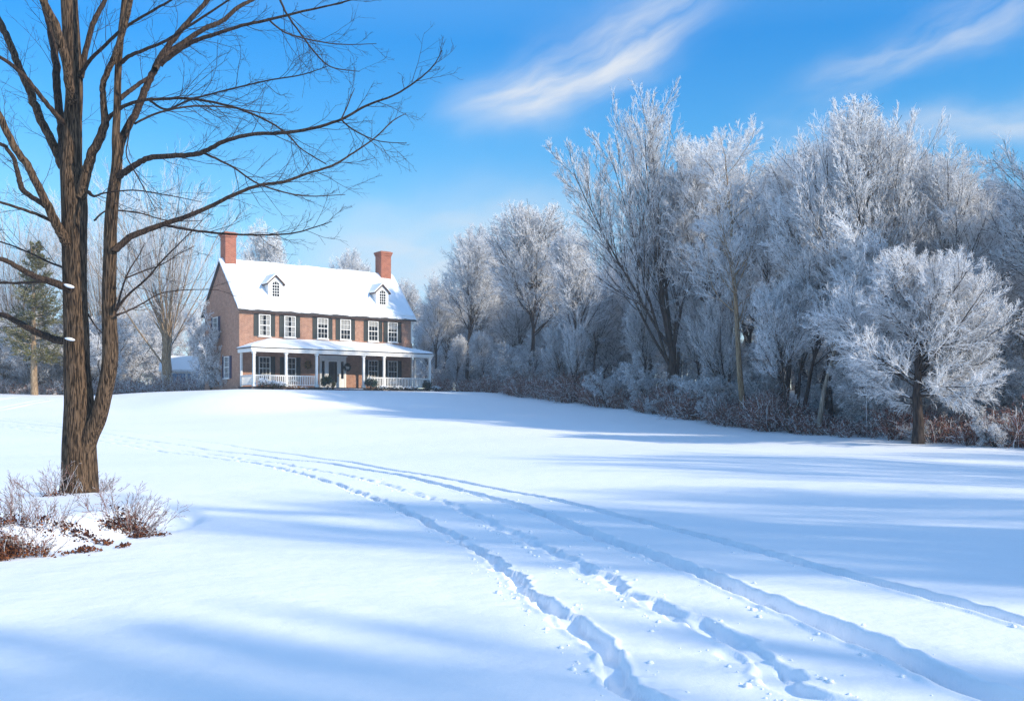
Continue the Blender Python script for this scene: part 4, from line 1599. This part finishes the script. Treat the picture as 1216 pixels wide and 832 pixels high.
# limbs: list of (points, start depth offset, end depth offset, twigs per metre)
LIMBS = [
    ([(96, 235, 13), (102, 205, 12), (110, 182, 11), (124, 148, 9.5), (123, 122, 7.5), (122, 101, 7), (128, 85, 7), (135, 70, 7), (143, 47, 7), (150, 20, 7), (156, -5, 6), (166, -60, 4), (172, -120, 1.5)], 0, -.9, 4),
    ([(124, 148, 6), (133, 136, 5), (148, 126, 4.5), (170, 119, 4), (195, 117.5, 3.6), (220, 117, 3.3), (250, 121, 2.8), (286, 130, 2.6), (322, 146, 2.2), (344, 162, 1.8), (358, 177, 1.5), (387, 195, .9)], -.2, -1.3, 9),
    ([(139, 190, 10.5), (144, 170, 9.5), (152, 150, 9), (162, 133, 8.5), (170, 113, 8.5), (178, 95, 8), (191, 68, 7.5), (209, 43, 6.5), (231, 18, 5.5), (249, -2, 5), (275, -35, 3.5), (300, -70, 1.5)], -.3, .9, 5),
    ([(184, 82, 7), (196, 66, 6.4), (216, 52, 6), (245, 33, 5.5), (262, 26, 5.2), (286, 7, 4.5), (304, -2, 3.5), (340, -25, 2), (370, -40, 1)], .2, 1.5, 7),
    ([(190, 78, 6), (205, 65, 5.5), (231, 49, 5), (252, 42, 4.5), (286, 31, 3.8), (322, 23, 3.2), (358, 14, 2.6), (394, 6, 2), (420, -1, 1.6), (450, -12, .8)], .3, -.4, 8),
    ([(144, 74, 5), (155, 66, 4.5), (170, 60, 4), (198, 48, 3.4), (226, 30, 3), (260, 8, 2.4), (290, -12, 1.2)], -.4, -1.5, 7),
    ([(139, 120, 6), (150, 111, 5.5), (162, 102, 5), (180, 90, 4)], -.4, .2, 2),
    ([(141, 209, 9), (150, 203, 8), (162, 195, 7), (180, 187, 6.5), (209, 185, 6), (235, 182.5, 5.6), (252, 175, 5.2), (272, 166, 4.8), (300, 159.5, 4.3), (333, 158, 4), (369, 153, 3.6), (405, 142, 3.1), (434, 126, 2.6), (466, 114, 2.2), (488, 101, 1.9), (506, 87, 1.6), (517, 75, 1.3), (525, 60, .8)], -.3, -1.6, 9),
    ([(136, 298, 9), (145, 289, 8), (159, 279, 7.4), (187, 269, 6.4), (224, 256, 5.4), (250, 245, 4.8), (279, 231, 4.2), (308, 220, 3.7), (337, 216, 3.3), (365, 206, 2.9), (394, 197, 2.5), (416, 184, 2.1), (445, 164, 1.7), (466, 144, 1.3), (482, 135, .8)], -.3, .8, 9),
    ([(194, 267, 3.4), (220, 272, 3), (260, 277, 2.6), (304, 279, 2.2), (347, 277, 1.8), (373, 270, 1.4), (394, 263, .8)], -.1, -1.0, 9),
    ([(243, 182, 3), (262, 191, 2.5), (279, 200, 2.2), (306, 218, 2), (340, 229, 1.7), (369, 233, 1.4), (410, 231, .8)], -.7, .4, 9),
    ([(405, 142, 2.2), (415, 151, 1.8), (430, 160, 1.5), (452, 168, 1.2), (483, 170, .7)], -1.2, -1.5, 10),
    ([(405, 142, 1.8), (412, 127, 1.5), (417, 114, 1.2), (421, 105, .7)], -1.2, -1.1, 9),
    ([(330, -6, 2.8), (336, 8, 2.5), (344, 22, 2.2), (362, 47, 2), (376, 65, 1.8), (394, 80, 1.5), (427, 85, .8)], .9, 1.3, 11),
    ([(318, 22, 2.4), (330, 33, 2), (344, 41, 1.8), (376, 49, 1.5), (409, 53, 1.2), (447, 52, .7)], .2, .7, 10),
    ([(176, 118, 3.2), (197, 130, 2.6), (222, 120, 2.4), (250, 112, 2.2), (286, 103, 2), (322, 95, 1.8), (358, 89, 1.5), (389, 79, .8)], -.4, -1.8, 10),
    ([(160, 147, 3), (185, 135, 2.6), (215, 128, 2.4), (240, 126, 2.2), (275, 128, 1.8), (310, 134, 1.2), (340, 137, .7)], -.3, .7, 10),
    # leftward limbs
    ([(84, 292, 13), (76, 283, 12.5), (65, 262, 11), (50, 231, 9.5), (36, 202, 9), (18, 175, 8.5), (0, 139, 8), (-20, 100, 6.5), (-40, 50, 4.5), (-62, 0, 2)], 0, -1.2, 5),
    ([(54, 244, 7), (40, 235, 6), (27, 225, 6.5), (22, 210, 6), (17, 190, 5), (8, 176, 4.5), (0, 171, 4.2), (-30, 160, 3), (-70, 140, 1.2)], -.3, .6, 6),
    ([(80, 205, 12), (72, 190, 11), (58, 162, 10), (43, 130, 9.5), (34, 105, 9), (22, 79, 8.5), (11, 50, 8), (0, 27, 7.5), (-18, -15, 5.5), (-40, -70, 2.5)], .1, 1.2, 5),
    ([(80, 150, 6.5), (70, 140, 6), (54, 121, 5.5), (32, 94, 5), (15, 78, 4.5), (0, 68, 4), (-28, 54, 2.8), (-60, 40, 1.2)], .1, -1.2, 6),
    ([(76, 190, 10), (74, 170, 10), (72, 144, 9.5), (68, 115, 9), (66, 72, 8.8), (60, 36, 8), (52, 0, 7.4), (44, -50, 5.5), (38, -110, 2)], .15, .9, 4),
    ([(87, 122, 12), (83, 100, 11.5), (78, 72, 11), (68, 36, 10), (52, 2, 9), (36, -40, 7), (20, -100, 3)], -.05, -.9, 4),
    ([(94, 95, 8), (98, 82, 7.5), (104, 52, 6.5), (112, 25, 6), (126, -2, 5), (142, -42, 3.5), (155, -80, 1.5)], .1, .9, 5),
    ([(97, 86, 5), (108, 70, 4.4), (120, 59, 4), (144, 36, 3.6), (173, 18, 3), (202, 1, 2.6), (232, -16, 1.5)], .1, -.9, 7),
    ([(89, 346, 11), (80, 342, 10), (66, 336, 9), (45, 330, 7.6), (27, 321, 6.6), (12, 312, 5.8), (0, 307, 5.2), (-30, 300, 4), (-70, 296, 2)], -.02, -.8, 6),
    ([(52, 334, 4), (40, 335, 3.2), (20, 336, 3), (0, 336, 2.8), (-30, 339, 2), (-60, 340, 1)], -.3, .5, 7),
    ([(90, 407, 11), (80, 405, 10), (66, 403, 9), (42, 394, 8), (24, 384, 7), (9, 376, 6.4), (0, 373, 6), (-30, 364, 4.4), (-70, 350, 2)], -.02, .7, 6),
    ([(80, 272, 5), (70, 267, 4.4), (50, 257, 3.8), (22, 247, 3.4), (0, 240, 3), (-30, 232, 1.8), (-60, 228, .9)], .1, -.9, 7),
    ([(83, 320, 3), (60, 312, 2.4), (30, 298, 2), (0, 287, 1.7), (-30, 280, .9)], .1, .9, 8),
    # fine shoots on the second trunk
    ([(138, 368, 4), (150, 352, 3), (174, 331, 2.4), (192, 310, 2), (216, 286, 1.5), (240, 262, .8)], -.3, -.9, 8),
    ([(139, 366, 3), (147, 337, 2.2), (154, 320, 1.8), (165, 303, 1.2), (172, 288, .7)], -.3, .2, 8),
    ([(139, 374, 3), (152, 369, 2.4), (168, 361, 2), (192, 348, 1.6), (225, 344, 1.2), (260, 344, .7)], -.3, .5, 8),
    ([(150, 330, 2.2), (170, 322, 1.8), (192, 314, 1.5), (215, 300, 1.1), (232, 292, .7)], -.4, .6, 8),
    ([(105, 228, 5), (112, 233, 3), (125, 229, 2), (160, 226, 1.6), (200, 232, 1.2), (240, 240, .7)], -.1, -.9, 8),
    ([(112, 262, 2.4), (128, 250, 2), (165, 253, 1.7), (200, 262, 1.4), (240, 262, .8)], .2, 1.0, 8),
    ([(104, 372, 2.2), (112, 385, 1.8), (122, 396, 1.2), (130, 404, .8)], .1, .3, 4),
    ([(158, 138, 2), (150, 180, 1.6), (158, 200, 1.5), (172, 225, 1.2), (185, 250, .7)], -.2, -.8, 9),
]
rngT = np.random.default_rng(123)
TWIG_P, TWIG_L = [], []
TW = Tubes()
for pts_, d0, d1, dens in LIMBS:
    n = max(16, len(pts_) * 5)
    P, R = limb_line(pts_, d0, d1, n)
    sd = rngT.normal(0, 1, (n, 3)) * R[:, None] * .10
    P = P + sd
    S = 14 if R[0] > .04 else (8 if R[0] > .02 else 6)
    V, F, _ = tubes(P[None], R[None], S)
    link('limb', mesh_np('limb', V, F, [M['bark_near'] if R[0] > .075 else (M['bark_limb'] if R[0] > .022 else M['twig_dark'])]), near)
    L = float(np.linalg.norm(np.diff(P, axis=0), axis=1).sum())
    nt = max(3, int(L * dens * .62))
    # twigs keep growing outwards along the limb
    s, d, Lc, rp = spawn(P[None], R[None], np.array([L]), nt, .16, .995, R_(18), R_(52), 0.0, 0, rngT)
    t = np.linspace(.16, 1, nt)
    Lc = rngT.uniform(.25, 1.2, nt) * (1.15 - .6 * t)
    thick = np.minimum(rp * .40, .0055)
    P1 = walk(s, d, Lc, 7, .16, .10, rngT)
    R1 = taper(np.maximum(thick, .0028), np.full(nt, .0016), 7)
    TW.add(P1, R1, 4)
    s, d, L2, _ = spawn(P1, R1, Lc, 5, .18, .98, R_(20), R_(50), .42, .35, rngT)
    P2 = walk(s, d, L2, 5, .12, .11, rngT)
    R2 = taper(np.full(len(s), .0026), np.full(len(s), .0013), 5)
    TW.add(P2, R2, 3)
    s, d, L3, _ = spawn(P2, R2, L2, 2, .25, .95, R_(20), R_(50), .45, .3, rngT)
    P3 = walk(s, d, L3, 3, .1, .10, rngT)
    TW.add(P3, taper(np.full(len(s), .0019), np.full(len(s), .0011), 3), 3)
link('twigs', TW.mesh('twigs', [M['twig_dark']]), near)

# snow lying on the two low limbs


def snow_on(pts_, d0, d1, wf, up=.75):
    n = 16
    P, R = limb_line(pts_, d0, d1, n)
    t = np.linspace(0, 1, n)
    R2 = np.maximum(R * wf * np.sin(np.pi * np.clip(t, .02, .98)) ** .6, .002)
    V, F, _ = tubes(P[None], R2[None], 12)
    V = V.reshape(n, 12, 3)
    V = P[:, None, :] + (V - P[:, None, :]) * np.array([1, 1, .5]) + (R * up)[:, None, None] * np.array([0, 0, 1])
    link('snow_cap', mesh_np('snow_cap', V.reshape(-1, 3), F, [M['snow']]), near)


snow_on([(88, 345, 9), (82, 342.5, 8), (76, 340, 7)], -.20, -.20, .9)
snow_on([(74, 338, 9), (60, 334.5, 8.5), (45, 330, 7.6), (30, 323, 7)], -.10, -.3, .62, .62)
snow_on([(89, 407, 8), (83, 405.5, 8), (77, 404, 7)], -.20, -.18, .9)


# ------------------------------------------------------------------ crumbs of snow thrown up beside the tracks


def crumbs():
    rng = np.random.default_rng(31)
    t = (1 + 5 ** .5) / 2
    ico = norm(np.array([(-1, t, 0), (1, t, 0), (-1, -t, 0), (1, -t, 0), (0, -1, t), (0, 1, t), (0, -1, -t), (0, 1, -t), (t, 0, -1), (t, 0, 1), (-t, 0, -1), (-t, 0, 1)], float))
    F0 = np.array([(0, 11, 5), (0, 5, 1), (0, 1, 7), (0, 7, 10), (0, 10, 11), (1, 5, 9), (5, 11, 4), (11, 10, 2), (10, 7, 6), (7, 1, 8),
                   (3, 9, 4), (3, 4, 2), (3, 2, 6), (3, 6, 8), (3, 8, 9), (4, 9, 5), (2, 4, 11), (6, 2, 10), (8, 6, 7), (9, 8, 1)])
    V, F = [], []
    k = 0
    for name, n, wd in (('C', 190, .19), ('D', 130, .15), ('B', 110, .19), ('A', 40, .16)):
        Y, X, S = TRACKS[name]
        y = 5.2 * (26 / 5.2) ** rng.random(n)
        side = np.where(rng.random(n) < .62, -1, 1)
        x = np.interp(y, Y, X) + side * (wd + np.abs(rng.normal(0, .07, n)))
        r = .007 + .022 * rng.random(n) ** 3.5
        for i in range(n):
            p = np.array([x[i], y[i], tz(x[i], y[i]) + r[i] * .2])
            V.append(p + ico * r[i] * rng.uniform(.6, 1.25, (12, 1)) * np.array([1.2, 1.2, .75]))
            F.append(F0 + k)
            k += 12
    o = link('snow_crumbs', mesh_np('snow_crumbs', np.concatenate(V), np.concatenate(F), [M['snow']]))
    tag(o, 'crumbs of snow scattered beside the ruts and footprints', 'snow', None, 'stuff')


crumbs()

# ------------------------------------------------------------------ plants in the bed


def bed_plant(px, py, h, spread, n, seed, label, leaves=0, leafspread=.3, mats=None, name='bed_shrub', lean=(0, 0), group=None, lsize=.034):
    rng = np.random.default_rng(seed)
    x, y = ground_hit(px, py)
    e = empty(name, (x, y, tz(x, y)), 0, label, 'shrub', group)
    T = Tubes()
    if n:
        n = max(6, int(n * .55))
        b = rng.normal(0, spread * .28, (n, 2))
        base = np.concatenate([b, (terrain(x + b[:, 0], y + b[:, 1]) - tz(x, y) - .03)[:, None]], 1)
        out_ = b / (spread * .28)
        d = norm(np.stack([out_[:, 0] * .38 + rng.normal(0, .22, n) + lean[0], out_[:, 1] * .38 + rng.normal(0, .22, n) + lean[1], np.ones(n)], -1))
        L = h * .74 * rng.uniform(.35, 1.2, n)
        P = walk(base, d, L, 6, -.12, .07, rng)
        R0 = taper(np.full(n, .0042), np.full(n, .0018), 6)
        mi = rng.choice(3, n, p=[.5, .3, .2])
        T.add(P, R0 * .8, 4, mi)
        s, dd, l2, _ = spawn(P, R0, L, 6, .25, .98, R_(18), R_(50), .36, .35, rng)
        P2 = walk(s, dd, l2, 4, .06, .10, rng)
        T.add(P2, taper(np.full(len(s), .0028), np.full(len(s), .0014), 4), 3, rng.choice(3, len(s), p=[.45, .3, .25]))
        s, dd, l3, _ = spawn(P2, taper(np.full(len(s), .0028), np.full(len(s), .0014), 4), l2, 3, .3, .95, R_(20), R_(50), .45, .3, rng)
        P3 = walk(s, dd, l3, 2, .05, .10, rng)
        T.add(P3, taper(np.full(len(s), .002), np.full(len(s), .0013), 2), 3, rng.choice(3, len(s), p=[.35, .3, .35]))
        link('stems', T.mesh('stems', [M['twig'], M['twig_red'], M['frost_warm']]), e)
    if leaves:
        leafspread *= .95
        leaves = int(leaves * .5)
        k = rng.integers(0, 8, leaves)
        cen = rng.normal(0, leafspread * .55, (8, 2))
        c2 = cen[k] + rng.normal(0, leafspread * .3, (leaves, 2))
        r = np.hypot(c2[:, 0], c2[:, 1]) / (leafspread * 1.3)
        hz = leafspread * .42 * np.clip(1 - r * r, .05, 1) * rng.random(leaves)
        C = np.concatenate([c2, (terrain(x + c2[:, 0], y + c2[:, 1]) - tz(x, y) + .01 + hz)[:, None]], 1)
        link('leaves', leaf_mesh('leaves', C, lsize, mats, rng, .42, np.array([0, 0, .5])), e)
    return e


RU = [M['rust'], M['rust'], M['rust'], M['rust_dark']]
RD = [M['rust_dark'], M['rust_dark'], M['rust']]
bed_plant(62, 588, .62, .62, 60, 1, 'wispy bare shrub at the left foot of the big tree', lean=(-.25, 0), leaves=250, leafspread=.22, mats=RD)
bed_plant(118, 583, .42, .50, 80, 2, 'low bare shrub behind the right foot of the big tree', lean=(.25, 0))
bed_plant(150, 618, .62, .70, 90, 3, 'bushy bare shrub on the right side of the snowy bed', leaves=350, leafspread=.26, mats=RD, lean=(.1, 0))
bed_plant(164, 634, .45, .45, 40, 4, 'leaning bare shrub with dark red leaves at the bed right corner', leaves=900, leafspread=.20, mats=RD + [M['rust']], lean=(.35, 0))
bed_plant(138, 628, .30, .30, 0, 5, 'small mound of dark leaves between the bare shrubs in the bed', leaves=700, leafspread=.20, mats=RD)
bed_plant(45, 625, .55, .65, 75, 6, 'wispy bare shrub in the middle of the snowy bed', leaves=250, leafspread=.25, mats=RD)
bed_plant(10, 622, .70, .60, 60, 7, 'bare shrub with dark stems at the left end of the bed', leaves=400, leafspread=.24, mats=RD)
bed_plant(30, 660, .42, .36, 80, 8, 'spiky rust brown shrub with dead leaves at the front of the bed', leaves=1500, leafspread=.30, mats=RU)
bed_plant(4, 655, .35, .4, 25, 9, 'rust brown leaf mound at the left front of the bed', leaves=1100, leafspread=.28, mats=RU)
bed_plant(102, 655, 0, .2, 0, 10, 'small clump of orange dead leaves at the front of the bed', leaves=330, leafspread=.12, mats=RU, name='leaf_clump')
bed_plant(124, 646, 0, .2, 0, 11, 'tiny clump of dead leaves right of the orange leaf clump', leaves=160, leafspread=.10, mats=RU, name='leaf_clump')
bed_plant(146, 650, 0, .2, 0, 12, 'scrap of dead leaves nearest the bed right corner', leaves=120, leafspread=.08, mats=RU, name='leaf_clump')
bed_plant(92, 633, .25, .3, 0, 13, 'dark leafy patch half sunk in snow in the middle of the bed', leaves=500, leafspread=.20, mats=RD, name='leaf_clump')
bed_plant(75, 660, 0, .2, 0, 14, 'few scattered brown leaves between the rust shrub and the orange clump', leaves=45, leafspread=.14, mats=RU, name='leaf_clump')

# ------------------------------------------------------------------ trees beside the field, right of the view, whose shade crosses the snow
SHADE = []
for n_, t_, H, k in ((12.3, 19, 16, 'sparse'), (15.6, 20, 17, 'sparse'), (18.6, 22, 16, 'sparse'), (2.6, 19, 15, 'fan_b'), (0.6, 22, 15, 'oval_c'), (1.6, 27, 17, 'oval_c'), (14.0, 17, 15, 'fan_b'), (17.5, 19, 15, 'sparse'), (24.0, 20, 16, 'sparse'), (28.5, 18, 16, 'sparse'), (32.5, 21, 17, 'sparse'), (37, 24, 16, 'sparse'),
                     (-3.5, 25, 16, 'oval_b'), (-3.5, 34, 18, 'fan_b'), (13.4, 29, 15, 'oval_c'), (12.6, 38, 18, 'sparse'), (17.0, 30, 15, 'fan_b'),
                     (21.5, 34, 16, 'sparse'), (25.5, 30, 15, 'sparse'), (29.5, 29, 17, 'fan_b'), (30.5, 39, 18, 'sparse'), (35.5, 34, 16, 'sparse')):
    SHADE.append((.462 * n_ + .887 * t_, .887 * n_ - .462 * t_, H, k))
# the wood running on to the right
for x, y, H, k in ((29, 40, 14, 'oval_b'), (31, 44, 17, 'oval_a'), (35, 37, 16, 'oval_c'), (38, 42, 18, 'oval_b'), (33, 47, 14, 'oval_c'), (32, 51, 18, 'oval_a'),
                   (39, 50, 18, 'oval_b'), (44, 45, 19, 'oval_a'), (36, 57, 18, 'oval_c'), (43, 58, 19, 'oval_b'), (47, 36, 18, 'oval_c')):
    SHADE.append((x, y, H, k))
for i, (x, y, H, k) in enumerate(SHADE):
    plant(k, 0, y, H, i * 1.3, 'bare frosted tree beside the field, outside the view', group='trees beside the field outside the view', x=x)

# ------------------------------------------------------------------ thin winter haze
HAZE = 0.0009
hm = bpy.data.materials.new('haze')
hm.use_nodes = True
for n in list(hm.node_tree.nodes):
    hm.node_tree.nodes.remove(n)
ho = N(hm.node_tree, 'ShaderNodeOutputMaterial')
hv = N(hm.node_tree, 'ShaderNodeVolumePrincipled')
hv.inputs['Color'].default_value = (.80, .90, 1.0, 1)
hv.inputs['Density'].default_value = HAZE
hm.node_tree.links.new(hv.outputs[0], ho.inputs['Volume'])
m = MB()
m.box(-120, 120, -60, 190, -2.5, 32)
tag(m.obj('haze', hm), kind='stuff')
cy.volume_bounces = 0
